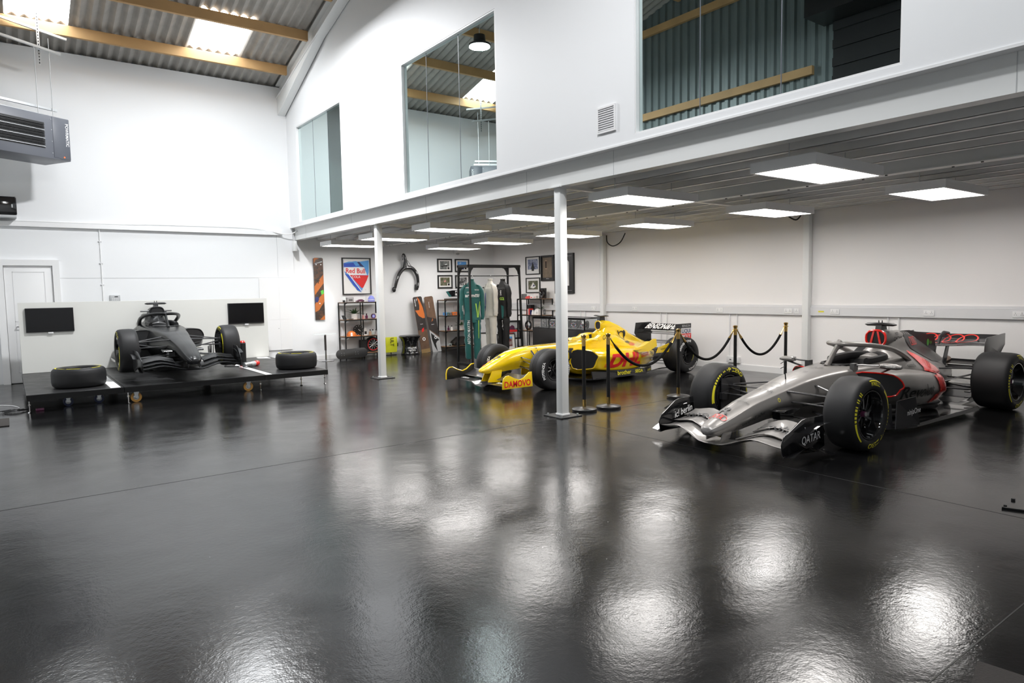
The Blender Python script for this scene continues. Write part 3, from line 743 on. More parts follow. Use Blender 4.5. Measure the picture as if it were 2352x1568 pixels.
    if not grey: O('roll_bar', G(DK).tube([(2.03, -.27, .945), (2.03, .27, .945)], .022, 8, True, .7), root)
    # front suspension, brake ducts, wheels --------------------------------
    wf, tf = (.31 if grey else .285), (.795 if grey else .775)
    for s in (-1, 1):
        g = G('carbon')
        for p, q in (((-.14, s*.15, .50), (-.02, s*.66, .475)), ((.30, s*.19, .535), (.03, s*.66, .475)), ((-.12, s*.12, .255), (-.02, s*.66, .205)), ((.36, s*.14, .235), (.03, s*.66, .205)), ((.12, s*.17, .33), (.0, s*.64, .44)), ((-.10, s*.15, .395), (-.06, s*.66, .38))): arm(g, p, q)
        O('suspension', g, root)
        g = G('carbon'); g.lathe([(.01, s*.655), (.205, s*.655), (.215, s*.69), (.215, s*.76)], (0, 0, R), (0, 1, 0), 28)
        g.box(-.17, .16, s*.63-.006, s*.63+.006, .18, .56)
        g.prism([(-.19, s*.60, .33), (-.19, s*.60, .40), (-.05, s*.62, .42), (-.05, s*.62, .31)], (0, s*.04, 0))
        O('brake_duct', g, root)
    for s in (-1, 1): tyre(root, 0, s*tf, R, R, wf, RIM, f, PZ(R, RIM, 147 if s > 0 else 0), PB(R, RIM, 147 if s > 0 else 0))
    # cooling blade on the bulkhead
    for s in (-1, 1):
        g = G('carbon_gloss'); wing(g, lambda y: (-.40, .33, .27, .06, .13), [s*.12, s*.20, s*.30], .02); g.prism([(-.34, s*.13, .24), (-.12, s*.13, .22), (-.12, s*.13, .335), (-.36, s*.13, .335)], (0, s*.09, 0)); O('bulkhead_fairing', g, root)
    # floor ---------------------------------------------------------------
    ol = [(.62, .10), (.9, .30), (.98, .74), (1.2, .78), (2.85, .78), (2.95, .55), (3.35, .50), (3.72, .45), (3.72, 0)]
    if not rear: ol = [(.62, .10), (.9, .30), (.98, .72), (1.2, .74), (2.16, .74), (2.16, 0)]
    full = ol+[(x, -y) for x, y in reversed(ol[:-1])]
    g = G('carbon_gloss'); g.prism([(x, y, .045) for x, y in full], (0, 0, .022))
    for s in (-1, 1): g.prism([(1.15, s*.78, .05), (2.8, s*.78, .05), (2.8, s*.78, .10), (1.3, s*.78, .085)], (0, s*.008, 0))
    O('floor_tray', g, root, sm=False)
    for s in (-1, 1):
        g = G('carbon'); g.prism([(.88, s*.74, .07), (.90, s*.74, .36), (1.16, s*.80, .39), (1.27, s*.80, .08)], (0, s*.012, 0))
        g.prism([(.66, s*.60, .08), (.68, s*.60, .30), (.86, s*.70, .33), (.9, s*.70, .08)], (0, s*.01, 0)); g.prism([(.72, s*.62, .06), (1.2, s*.80, .06), (1.2, s*.80, .09), (.72, s*.62, .09)], (0, s*.02, 0))
        O('barge_board', g, root, sm=False)
    # mirrors -------------------------------------------------------------------
    for s in (-1, 1) if grey else ():
        g = G(B); g.tube([(1.01, s*.50, .70), (1.04, s*.53, .70), (1.06, s*.66, .695), (1.06, s*.71, .69)], [.03, .045, .042, .02], 8, True, .75, (0, 0, 1))
        o = O('wing_mirror', g, root, ang=60)
        O('mirror_glass', G('mirror_glass').prism([(1.10, s*.53, .672), (1.10, s*.69, .67), (1.10, s*.69, .715), (1.10, s*.53, .722)], (.006, 0, 0)), o, sm=False)
        O('mirror_stay', G(DK).tube([(1.04, s*.60, .675), (1.14, s*.46, .61)], .012, 6).tube([(1.03, s*.52, .705), (1.0, s*.43, .70), (.98, s*.33, .70), (.95, s*.28, .695)], .010, 6).box(.90, .98, min(s*.24, s*.29), max(s*.24, s*.29), .63, .715), o)
    # front wing ---------------------------------------------------------------------
    zc = lambda a: .085+(.10 if grey else .075)*smooth01((a-.08)/.36)-.04*smooth01((a-.42)/.3); FH = .70
    ys = [-FH+.07*k for k in range(21)]
    for k, (dx, dz, ch, an, y0) in enumerate(((0, 0, .25, .05, 0), (.20, .028, .20, .16, .13), (.355, .066, .20, .27, .15))):
        sides = [ys] if y0 == 0 else [[y for y in ys if y < -y0], [y for y in ys if y > y0]]
        for yy in sides:
            g = G(WG); wing(g, lambda y: (-1.16+dx+.17*max(0, abs(y)-.1), zc(abs(y))+dz, ch*(1-.25*max(0, abs(y)-.4)), an-.05*abs(y), .075), yy, .07); O('wing_element', g, root, ang=60)
    for s in (-1, 1):
        g = G(EP); ep = [(-1.06, .075), (-1.08, .18), (-1.04, .25), (-.82, .37), (-.74, .385), (-.50, .385), (-.47, .10), (-.60, .06)]
        g.prism([(x, s*(FH+.005+.04*smooth01((x+1.06)/.5)), z) for x, z in ep], (0, s*.014, 0)); o = O('end_plate', g, root, bev=.004)
        g = G(EP); g.grid([[(-1.06+.66*t, s*(FH+.01+w_*(.12 if grey else .05)), .065+.045*math.sin(t*PI*1.6)*(.4+w_)+.02*w_) for t in [i/12 for i in range(13)]] for w_ in (0, .5, 1)]); O('foot_plate', g, o)
        g = G(EP); g.grid([[(-.86+.38*t, s*(FH+.02+w_*(.13 if grey else .09)), .265+.03*math.sin(t*3)+.05*t+.01*w_) for t in [i/8 for i in range(9)]] for w_ in (0, .5, 1)]); O('dive_plane', g, o)
        g = G(B); g.prism([(-1.10, s*.075, .10), (-.96, s*.075, .12), (-.94, s*.085, .20), (-1.08, s*.085, .19)], (0, s*.014, 0)); O('wing_pylon', g, root, bev=.004)
    if not rear: return bt, eo, ao, pods
    # rear end -----------------------------------------------------------------------------
    RX = 3.43
    for s in (-1, 1):
        g = G('carbon')
        for p, q in (((2.9, s*.18, .50), (RX-.05, s*.58, .49)), ((3.6, s*.1, .46), (RX+.04, s*.58, .49)), ((2.95, s*.2, .26), (RX-.05, s*.58, .21)), ((3.6, s*.1, .24), (RX+.04, s*.58, .21)), ((3.1, s*.2, .30), (RX, s*.58, .44)), ((3.5, s*.1, .34), (RX, s*.58, .34))): arm(g, p, q, .024)
        O('rear_suspension', g, root)
        g = G('carbon'); g.lathe([(.01, s*.56), (.21, s*.56), (.22, s*.60), (.22, s*.68)], (RX, 0, R), (0, 1, 0), 28); g.box(RX-.2, RX+.18, s*.555-.006, s*.555+.006, .14, .56)
        for z in (.13, .2, .27): g.prism([(RX-.28, s*.50, z), (RX-.12, s*.50, z+.01), (RX-.12, s*.56, z+.01), (RX-.28, s*.56, z)], (0, 0, .012))
        O('brake_duct', g, root)
        tyre(root, RX, s*.775, R, R, .41, RIM, f, PZ(R, RIM), PB(R, RIM))
    g = G('carbon'); g.loft(rings_x([(3.2, 0, .30, .16, .14), (3.5, 0, .30, .11, .12), (3.86, 0, .31, .07, .09)])); O('gearbox', g, root)
    O('exhaust', G(mat('exhaust_metal', (.30, .22, .18), .3, metal=.9)).lathe([(.04, 0), (.05, .02), (.055, .22), (.05, .22), (.045, .1)], (3.66, 0, .50), (1, 0, .12), 18), root)
    g = G('carbon'); g.grid([[(3.1, y, .07), (3.4, y, .09), (3.7, y, .17), (3.85, y, .22)] for y in (-.45, 0, .45)])
    for y in (-.45, -.15, .15, .45): g.prism([(3.3, y, .05), (3.85, y, .06), (3.85, y, .22), (3.6, y, .13)], (0, .006, 0))
    O('diffuser', g, root, sm=False)
    g = G('carbon'); wing(g, lambda y: (3.66, .44, .14, .25, .08), [-.42, 0, .42]); wing(g, lambda y: (3.77, .49, .12, .5, .08), [-.42, 0, .42])
    for s in (-1, 1): g.prism([(3.62, s*.42, .34), (3.92, s*.42, .34), (3.92, s*.42, .56), (3.66, s*.42, .50)], (0, s*.008, 0))
    O('beam_wing', g, root)
    RWx, RWz = 3.55, .735
    rz_ = lambda y: .03*smooth01(abs(y)/.5); yr = [-.56+.07*k for k in range(17)]
    g = G('black_gloss'); wing(g, lambda y: (RWx, RWz+rz_(y), .24, .12, .05), yr, .05); O('rear_wing_plane', g, root, ang=60)
    g = G('carbon'); wing(g, lambda y: (RWx+.225, RWz+.032+rz_(y)*.7, .14, .36, .05), yr, .04); O('rear_wing_flap', g, root, ang=60)
    g = G('carbon'); wing(g, lambda y: (RWx+.345, RWz+.085+rz_(y)*.3, .10, .62, .05), yr, .03); O('rear_wing_flap', g, root, ang=60)
    def ramp(u, v):
        P = [(0, RWx+.01, RWz+.022), (.20, RWx+.23, RWz+.048), (.37, RWx+.355, RWz+.098), (.50, RWx+.43, RWz+.155)]
        v = max(0.0, min(.499, v))
        for (a, x0, z0), (b, x1, z1) in zip(P, P[1:]):
            if a <= v <= b:
                t = (v-a)/(b-a); return V((x0+(x1-x0)*t-.010, -u, z0+(z1-z0)*t+.012+rz_(u)*(1-v*1.6)))
    rws = ramp
    for s in (-1, 1):
        ep = [(RWx-.02, .75), (RWx+.0, .86), (RWx+.06, .87), (RWx+.60, .90), (RWx+.60, .75), (RWx+.52, .65), (RWx+.40, .58), (RWx-.04, .58), (RWx+.0, .65)]
        g = G('dark_silver'); g.prism([(x, s*(.565-.05*smooth01((.69-z)/.12)), z) for x, z in ep], (0, s*.014, 0)); O('rear_end_plate', g, root, bev=.003)
        O('wing_pylon', G('carbon').prism([(3.48, s*.07, .40), (3.60, s*.07, .40), (3.72, s*.07, .735), (3.64, s*.07, .735)], (0, s*.014, 0)), root, sm=False)
    O('flap_actuator', G('black_satin').tube([(RWx+.05, 0, .76), (RWx+.08, 0, .84), (RWx+.20, 0, .90), (RWx+.34, 0, .89)], [.016, .024, .028, .02], 8), root)
    g = G('black_satin'); g.prism([(2.45, -.005, .99), (2.75, -.005, .985), (3.46, -.005, .875), (3.52, -.005, .64), (3.3, -.005, .70), (2.9, -.005, .87)], (0, .010, 0)); fo = O('shark_fin', g, root, sm=False)
    g = G('green_ink'); g.mapped(*ring2(3.27, .80, .03, .045, .028, 14), plane((0, -.0065, 0), (1, 0, 0), (0, 0, 1))); g.text('bp', plane((3.35, -.0065, .78), (1, 0, 0), (0, 0, 1)), .05); O('fin_logo', g, fo, sm=False)
    return bt, eo, ao, pods, rws

# ------------------------------------------------------------- grey car
car = thing('racing_car', 'silver grey open wheel racing car with red intake and yellow lettered tyres at the right', 'racing car', (6.46, 3.95, 0), -.03)
bt, eo, ao, pods, rws = modern(car, 'silver_car', 'dark_silver', 'silver_car', 'black_gloss', True, True)
side = lambda objs, off=.004: caster(objs, (0, -2.5, 0), (1, 0, 0), (0, 0, 1), (0, 1, 0), off)
top = lambda objs, off=.004: caster(objs, (0, 0, 2.5), (0, -1, 0), (1, 0, 0), (0, 0, -1), off)   # u to the car's left, v forward
sd = side([pods[0], eo], .006)
g = G('red_paint')
g.mapped(*patch2([(1.93, .535), (2.17, .52), (2.30, .40), (2.12, .235), (1.74, .235), (1.97, .36)], .025), sd)
sd2 = caster([pods[0], eo], (0, -2.5, 2.0), (1, 0, 0), (0, .6, .8), (0, .8, -.6), .006)
g.mapped(*patch2([(2.27, .40), (2.50, .27), (2.70, .14), (2.72, .0), (2.45, -.13), (2.15, -.18), (1.93, -.17), (2.08, -.04), (2.22, .12)], .025), sd2); O('red_flash', g, car)
g = G('black_satin'); g.mapped(*patch2([(2.36, .99), (2.62, .97), (3.0, .84), (3.4, .66), (3.62, .55), (3.3, .545), (2.95, .59), (2.6, .70), (2.42, .78), (2.33, .88)], .06), side([eo, ao], .003)); O('black_cover_panel', g, car)
g = G('red_flat'); fn = side([eo, ao], .006); audi(g, lambda u, v: fn(2.57+u, .865+v), 0, 0, .052, .009, .82); O('ring_logo', g, car)
g = G('black_ink')
g.text('Revolut', lambda u, v: sd(1.52+u, .335+v), .14, w=.56, bold=.012, sub=3)
fn2 = side([bt]); g.text('NINJA', lambda u, v: fn2(.80+u, .43+v), .11, w=.55, sub=1)
g.text('IIElevenLabs', lambda u, v: fn2(-.72+u, .25+v+u*.30), .05, w=.40, sub=1)
fn3 = side([ao], .004); g.text('VISIT', lambda u, v: fn3(2.19+u, .955+v), .035); g.text('QATAR', lambda u, v: fn3(2.19+u, .895+v), .045, bold=.01)
g.text('Gunvor', lambda u, v: sd(1.92+u, .66+v), .045, bold=.01); g.text('castrol', lambda u, v: sd(2.0+u, .60+v), .045)
O('side_lettering', g, car, sm=False)
g = G('grey_ink'); tp = top([bt])
g.text('R', lambda u, v: tp(u, -.97+v), .13, bold=.02, wide=1.15, sub=1)
for t, x, sz in (('il Libertino', -.70, .035), ('QATAR', -.34, .05), ('VISIT', -.275, .03), ('Perplexity', -.19, .035), ('perk', -.10, .05), ('UBS', .40, .04)): g.text(t, lambda u, v: tp(u, x+v), sz, sub=1)
g.m('black_ink').text('27', lambda u, v: tp(u, .60+v), .09, sub=1, shear=.2)
O('nose_lettering', g, car, sm=False)
g = G('red_flat'); audi(g, tp, 0, -1.03, .036, .007, .9); O('nose_rings', g, car, sm=False)
g = G('yellow_ink')
for x, z in ((-.30, .43), (-.30, .275)): g.mapped(*ring2(x, z, .016, .02, .005, 18), side([bt], .003))
O('jack_point_ring', g, car, sm=False)
g = G('black_satin'); g.tube([(.08, 0, .56), (.06, 0, .70), (.07, 0, .80)], [.008, .006, .003], 6).tube([(.065, -.002, .79), (-.02, -.002, .765)], .004, 5).tube([(.06, -.002, .73), (-.02, -.002, .715)], .004, 5); O('pitot_tube', g, car)
g = G('white_ink'); g.text('VISIT', plane((-.68, -.752, .255), (1, -.06, 0), (.05, 0, 1)), .055, w=.20); g.text('QATAR', plane((-.68, -.7525, .165), (1, -.06, .12), (0, 0, 1)), .075, w=.27, bold=.01)
g.text('ic! berlin', plane((-.70, .708, .22), (1, .07, .18), (0, 0, 1)), .075, w=.30, bold=.012); O('end_plate_lettering', g, car, sm=False)
g = G('white_ink'); g.text('ninjaOne', plane((1.12, -.818, .215), (1, -.2, .12), (0, 0, 1)), .06, w=.2, bold=.01); O('board_lettering', g, car, sm=False)
wfn = top([c for c in car.children if c.name.startswith('wing_element')], .003)
g = G('grey_ink'); g.text('Revolut', lambda u, v: wfn(.42+u, -.76+v), .10, w=.46, sub=1); g.text('Revolut', lambda u, v: wfn(-.42+u, -.76+v), .10, w=.46, sub=1); O('wing_lettering', g, car, sm=False)
g = G('red_flat')
for k in range(4):
    vs, fs = ring2((k-1.5)*.165+.02, .235, .125, .205, .020, 48); g.mapped(vs, fs, rws)
O('wing_rings', g, car)
g = G('white_ink'); g.text('Revolut', plane((1.005, -.61, .69), (.03, -1, 0), (0, 0, 1)), .03); O('mirror_lettering', g, car, sm=False)

# ------------------------------------------------------------- black show car (front half) on the stage
show = thing('show_car', 'plain dark graphite racing car front half without markings standing on the low black stage', 'racing car', (2.285, 12.50, .355), PI/2)
modern(show, 'graphite', 'graphite', 'graphite', 'graphite', False, False)
O('support_stand', G('black_matt').box(.9, 1.6, -.25, .25, -.105, .045), show, sm=False)

# ------------------------------------------------------------- yellow car
yc = thing('racing_car', 'bright yellow open wheel racing car with white lettered tyres behind the rope barrier', 'racing car', (6.81, 8.90, 0))
def ysec(x, zb, zt, w, wt, wb, cr=.015): return tsec(x, zb, zt, w, wt, wb, cr)
tub = [ysec(-.83, .285, .30, .02, .015, .015, .004), ysec(-.81, .268, .325, .06, .045, .045), ysec(-.72, .25, .375, .095, .07, .07), ysec(-.5, .255, .48, .125, .09, .085), ysec(-.25, .275, .575, .15, .11, .10), ysec(.05, .285, .62, .175, .135, .12), ysec(.45, .27, .635, .205, .165, .15), ysec(.85, .20, .64, .235, .19, .19), ysec(1.1, .10, .655, .26, .21, .22), ysec(1.3, .07, .69, .30, .23, .25), ysec(1.5, .06, .69, .32, .25, .27), ysec(1.66, .06, .735, .33, .26, .28), ysec(1.8, .06, .755, .32, .25, .28), ysec(2.0, .06, .74, .30, .2, .28)]
yh = lambda x: .19*min(1.0, math.sqrt(max(0, (x-1.10)/.2)))*min(1.0, math.sqrt(max(0, (1.70-x)/.08))) if 1.10 < x < 1.70 else 0
yb_ = O('monocoque', loft_half(G('yellow_paint'), tub, 6, 6, lambda x, y, z: .35 if (z > .5 and abs(y) < yh(x)) else None, 'black_matt'), yc, ang=60)
g = G('yellow_paint')
for sy in (-1, 1): g.loft(rings_x([(x, sy*cy, (t+.5)/2, ry, (t-.5)/2) for x, cy, ry, t in ((1.10, .16, .03, .67), (1.18, .19, .045, .70), (1.32, .215, .055, .712), (1.48, .225, .06, .72), (1.55, .22, .068, .765), (1.70, .20, .075, .785), (1.86, .17, .075, .78), (2.0, .13, .06, .72))], 24, 3.4))
g.loft(rings_x([(1.70, 0, .64, .17, .13), (1.74, 0, .645, .18, .14), (1.9, 0, .64, .16, .14)], 24, 3.4))
g.m('black_ink').mapped(*ring2(1.64, .715, .03, .042, .011, 26), plane((0, -.299, 0), (1, 0, 0), (0, 0, 1)))
O('cockpit_surround', g, yc)
g = G('clear_acrylic'); g.grid([[(1.12+.06*k+.05*abs(y)*5, y, .68+.04*k) for y in [-.17+.034*i for i in range(11)]] for k in (0, 1)]); O('wind_screen', g, yc)
yec = [(1.74, [(0, .5), (.2, .5), (.30, .58), (.26, .70), (.16, .76), (.08, .78), (0, .785)]), (1.92, [(0, .4), (.24, .4), (.33, .56), (.26, .69), (.12, .78), (.085, .90), (0, .95)]), (2.1, [(0, .3), (.26, .3), (.36, .52), (.26, .66), (.12, .76), (.09, .88), (0, .955)]), (2.35, [(0, .26), (.26, .26), (.36, .48), (.24, .58), (.115, .645), (.095, .79), (0, .84)]), (2.65, [(0, .24), (.22, .24), (.30, .42), (.19, .52), (.09, .575), (.07, .67), (0, .715)]), (2.95, [(0, .22), (.16, .22), (.2, .36), (.14, .45), (.08, .51), (.04, .55), (0, .58)]), (3.2, [(0, .22), (.09, .22), (.12, .32), (.09, .39), (.06, .44), (.03, .47), (0, .49)])]
ye = O('engine_cover', loft_half(G('yellow_paint'), yec, 5, 5), yc, ang=60)
g = G('yellow_paint'); g.loft(rings_x([(1.785, 0, .915, .078, .083), (1.83, 0, .915, .092, .095), (2.0, 0, .905, .10, .092), (2.25, 0, .83, .085, .08), (2.5, 0, .73, .055, .06)])); ya = O('air_box', g, yc, ang=60)
r0 = rings_x([(1.782, 0, .915, .072, .078)])[0]; O('intake_rim', G('yellow_paint').tube(r0+r0[:2], .012, 8), ya); O('intake_duct', G('black_matt').poly(rings_x([(1.778, 0, .915, .066, .072)])[0]), ya, sm=False)
g = G('black_satin'); g.prism([(1.78, -.03, .99), (1.93, -.03, .99), (1.92, -.03, 1.075), (1.80, -.03, 1.075)], (0, .06, 0))
g.tube([(1.86, -.19, 1.085), (1.84, -.13, 1.09), (1.83, 0, 1.082), (1.84, .13, 1.09), (1.86, .19, 1.085)], [.01, .035, .038, .035, .01], 10, True, .42, (0, 0, 1)); O('camera_pod', g, yc)
ysp = [(.93, .25, .66, .525, .43, .225, .60, .55), (1.05, .25, .69, .53, .42, .19, .64, .5), (1.35, .24, .71, .53, .40, .165, .66, .3), (1.75, .22, .71, .515, .38, .15, .66, .1), (2.15, .2, .65, .49, .36, .145, .60, 0), (2.5, .16, .52, .45, .33, .145, .47, 0), (2.8, .12, .37, .41, .30, .15, .33, 0), (3.0, .08, .25, .36, .28, .16, .22, 0)]
yp = []
for s in (-1, 1):
    g = G('yellow_paint'); rg = pod(g, ysp, s, 0); o = O('sidepod', g, yc, ang=60); yp.append(o)
    r0 = [V(p) for p in rg[0]]; c = sum(r0, V((0, 0, 0)))/len(r0)
    O('inlet_rim', G('yellow_paint').tube([p for p in r0]+r0[:2], .012, 6), o); O('inlet_duct', G('black_matt').poly([c+(p-c)*.96+V((-.012, 0, 0)) for p in r0]), o, sm=False)
    g = G('yellow_paint'); a = [(2.02, s*.60, .485), (2.30, s*.64, .55), (2.52, s*.66, .66), (2.60, s*.66, .655), (2.62, s*.66, .52), (2.40, s*.66, .44), (2.15, s*.66, .44)]; g.prism(a, (0, -s*.012, 0))
    g.grid([[(2.05+.55*t, s*(.66-w_*.26), .485+.13*t*t-.02*w_) for t in [i/8 for i in range(9)]] for w_ in (0, .5, 1)])
    g.prism([(2.56, s*.70, .40), (2.62, s*.70, .50), (2.90, s*.70, .56), (2.94, s*.70, .54), (2.94, s*.70, .40)], (0, -s*.012, 0)); O('flip_up', g, yc)
    g = G('yellow_paint'); g.prism([(.22, s*.28, .12), (.24, s*.28, .40), (.42, s*.34, .42), (.58, s*.40, .12)], (0, s*.012, 0)); O('barge_board', g, yc, sm=False)
    g = G('yellow_paint'); g.tube([(1.28, s*.38, .70), (1.30, s*.44, .70), (1.30, s*.52, .695)], [.03, .042, .03], 8, True, .6, (0, 0, 1)); o = O('wing_mirror', g, yc); O('mirror_stay', G('yellow_paint').tube([(1.30, s*.42, .69), (1.32, s*.28, .66)], .01, 6), o)
for s in (-1, 1):
    g = G('carbon')
    for p, q in (((-.12, s*.12, .49), (-.02, s*.62, .40)), ((.35, s*.17, .50), (.03, s*.62, .40)), ((-.10, s*.11, .33), (-.02, s*.62, .23)), ((.40, s*.17, .29), (.03, s*.62, .23)), ((.10, s*.15, .58), (0, s*.60, .28)), ((-.06, s*.12, .42), (-.05, s*.62, .32))): arm(g, p, q, .017)
    O('suspension', g, yc); O('brake_duct', G('carbon').lathe([(.01, s*.57), (.14, s*.57), (.155, s*.60), (.155, s*.66)], (0, 0, .325), (0, 1, 0), 24), yc)
    BT = lambda n: [('BRIDGESTONE', 8, .040, .245, 'white_ink', .03, 1.0), ('POTENZA', 180, .040, .245, 'white_ink', .03, 1.05)] if n == 0 else [('BRIDGESTONE', 118, .040, .245, 'white_ink', .03, 1.0), ('POTENZA', 300, .040, .245, 'white_ink', .03, 1.05)]
    tyre(yc, 0, s*.745, .325, .325, .31, .172, -1, BT(0), (), 4, 'old', 'black_satin')
    tyre(yc, 3.22, s*.71, .33, .33, .375, .172, -1, BT(1), [(40, -50, .135, .012, .012, 'yellow_ink', 2)], 4, 'old', 'black_satin')
    g = G('carbon')
    for p, q in (((2.8, s*.12, .42), (3.18, s*.55, .42)), ((3.45, s*.08, .40), (3.25, s*.55, .42)), ((2.8, s*.14, .22), (3.18, s*.55, .20)), ((3.45, s*.08, .2), (3.25, s*.55, .2)), ((3.0, s*.1, .44), (3.2, s*.5, .25))): arm(g, p, q, .018)
    g.lathe([(.01, s*.50), (.15, s*.50), (.16, s*.6)], (3.22, 0, .33), (0, 1, 0), 24); O('rear_suspension', g, yc)
g = G('carbon'); g.loft(rings_x([(2.7, 0, .28, .22, .16), (3.1, 0, .29, .15, .14), (3.6, 0, .30, .08, .10)])); O('gearbox', g, yc)
ol = [(.55, .06), (.8, .20), (.95, .62), (1.1, .70), (2.3, .70), (2.65, .52), (2.95, .40), (3.5, .38), (3.5, 0)]
g = G('carbon_gloss'); g.prism([(x, y, .05) for x, y in ol+[(x, -y) for x, y in reversed(ol[:-1])]], (0, 0, .02)); g.m('black_satin')
for s in (-1, 1): g.prism([(1.0, s*.68, .06), (2.3, s*.68, .06), (2.62, s*.52, .06), (2.62, s*.52, .15), (2.3, s*.655, .155), (1.3, s*.665, .175), (1.0, s*.65, .19)], (0, -s*.02, 0))
O('floor_tray', g, yc, sm=False)
# front wing
g = G('carbon'); ys2 = [-.80+.08*k for k in range(21)]
wing(g, lambda y: (-.86+.05*abs(y), .115-.05*(1-smooth01((abs(y)-.12)/.14)), .30, .06, .05), ys2, .05); O('wing_plane', g, yc)
g = G('carbon'); 
for s in (-1, 1): wing(g, lambda y: (-.62, .155, .24, .42, .05), [s*(.16+.08*k) for k in range(9)], .06)
g.m('white_ink').text('SEGA', plane((-.80, -.5, .145), (.0, -1, 0), (.9, 0, .1)), .06).text('SEGA', plane((-.80, .5, .145), (.0, -1, 0), (.9, 0, .1)), .06); O('wing_flap', g, yc)
ep = [(a-.07, b) for a, b in [(-.905, .10), (-.905, .20), (-.885, .265), (-.84, .30), (-.78, .305), (-.68, .255), (-.58, .225), (-.50, .25), (-.40, .325), (-.345, .33), (-.33, .10)]]
for s in (-1, 1):
    o = O('end_plate', G('yellow_paint' if s < 0 else 'black_satin').prism([(x, s*.80, z) for x, z in ep], (0, s*.014, 0)), yc, bev=.003)
    if s > 0: O('plate_edge', G('yellow_paint').tube([(x, .80, z) for x, z in ep[:-1]], .010, 6), o)
    O('wing_pylon', G('yellow_paint').prism([(-.74, s*.085, .12), (-.50, s*.085, .10), (-.46, s*.085, .30), (-.66, s*.085, .29)], (0, s*.012, 0)), yc, sm=False)
g = G('red_ink'); g.text('DAMOVO', plane((-.69, -.8155, .125), (1, 0, 0), (0, 0, 1)), .095, w=.50, bold=.03); O('end_plate_lettering', g, yc, sm=False)
# rear wing
g = G('black_gloss'); yr = [-.49+.098*k for k in range(11)]
wing(g, lambda y: (3.34, .69, .22, .16, .06), yr, .09); wing(g, lambda y: (3.47, .745, .20, .66, .05), yr, .02); rw = O('rear_wing_plane', g, yc, ang=60)
O('rear_wing_beam', wing(G('black_gloss'), lambda y: (3.45, .50, .2, .2, .07), yr), yc)
for s in (-1, 1):
    g = G('black_satin'); g.prism([(3.28, s*.50, .68), (3.32, s*.50, .885), (3.77, s*.50, .885), (3.77, s*.50, .40), (3.54, s*.50, .38), (3.42, s*.50, .50)], (0, s*.014, 0))
    o = O('rear_end_plate', g, yc, sm=False)
    if s < 0:
        P = plane((0, -.5155, 0), (1, 0, 0), (0, 0, 1)); g = G('white_ink'); g.poly([P(3.47, .80), P(3.77, .80), P(3.77, .695), P(3.47, .695)]); g.m('red_flat').poly([P(3.47, .695), P(3.77, .695), P(3.77, .59), P(3.47, .59)])
        P2 = plane((0, -.517, 0), (1, 0, 0), (0, 0, 1)); g.m('navy_ink').text('LIQUI', lambda u, v: P2(3.62+u, .71+v), .075, w=.25, bold=.02); g.m('white_ink').text('MOLY', lambda u, v: P2(3.62+u, .605+v), .075, w=.24, bold=.02); g.m('grey_plastic').text('BENSON', lambda u, v: P2(3.62+u, .82+v), .045, w=.24, bold=.02)
        O('sponsor_panel', g, o, sm=False)
wf2 = lambda u, v: V((3.475+(v)*.78, -u, .767+v*.60))
g = G('white_ink'); g.text('BENSON&HEC', lambda u, v: wf2(.0+u, .015+v), .15, w=.84, bold=.03, sub=1, shear=.2); O('wing_lettering', g, yc)
# livery
ysd = side([yp[0], ye, yb_], .004)
g = G('red_ink'); g.text('DHL', lambda u, v: ysd(1.80+u, .235+v), .22, w=.86, bold=.05, sub=3, shear=.35)
for k in range(3):
    z = .245+k*.022; g.mapped(*patch2([(1.28+.01*k, z), (1.47, z), (1.47, z+.010), (1.285+.01*k, z+.010)], .06), ysd)
    z = .345+k*.022; g.mapped(*patch2([(2.24, z), (2.66, z), (2.66, z+.010), (2.24, z+.010)], .06), ysd)
O('side_lettering', g, yc)
def horn(g, fn, cx, cy, r):
    vs, fs = ring2(cx, cy, r, r, r*.24, 40); g.mapped(vs, fs, fn)
    g.mapped(*patch2([(cx-.95*r, cy+.2*r), (cx-1.25*r, cy+1.15*r), (cx-1.0*r, cy+1.15*r), (cx-.7*r, cy+.4*r)], .05), fn)
    g.mapped(*patch2([(cx+.62*r, cy+.2*r), (cx+.72*r, cy+1.1*r), (cx+1.5*r, cy+1.05*r), (cx+1.25*r, cy-.2*r), (cx+.7*r, cy-.55*r)], .05), fn)
    for k in (-1.1, -.55, .45, 1.0): g.mapped(*patch2([(cx+k*r, cy-1.2*r), (cx+(k+.35)*r, cy-1.2*r), (cx+(k+.35+.25*(1 if k < 0 else -1))*r, cy-1.55*r), (cx+(k-.05+.3*(1 if k < 0 else -1))*r, cy-1.55*r)], .05), fn)
g = G('black_ink'); horn(g, side([ye, ya], .005), 2.26, .715, .082); horn(g, side([yb_], .005), .78, .44, .12); ytp = top([yb_]); horn(g, ytp, 0, -.50, .045)
ys_ = side([ye, yp[0], yb_], .005); g.text('Deutsche Post', lambda u, v: ys_(2.28+u, .575+v), .02); g.text('WORLD NET', lambda u, v: ys_(.86+u, .235+v), .04)
g.text('DEUTSCHE POST', lambda u, v: ytp(u, .18+v), .045, sub=1)
g.text('TRANSPORT', lambda u, v: plane((2.76, -.701, .455), (1, 0, .08), (0, 0, 1))(u, v), .025, w=.2); O('black_lettering', g, yc, sm=False)
g = G('red_ink'); g.text('HONDA', lambda u, v: side([ye, yp[0]], .006)(2.36+u, .535+v), .045, bold=.02); g.text('SEGA', lambda u, v: ytp(u, -.66+v), .04); g.text('BENQ', lambda u, v: ytp(u, -.75+v), .03); O('red_lettering', g, yc, sm=False)
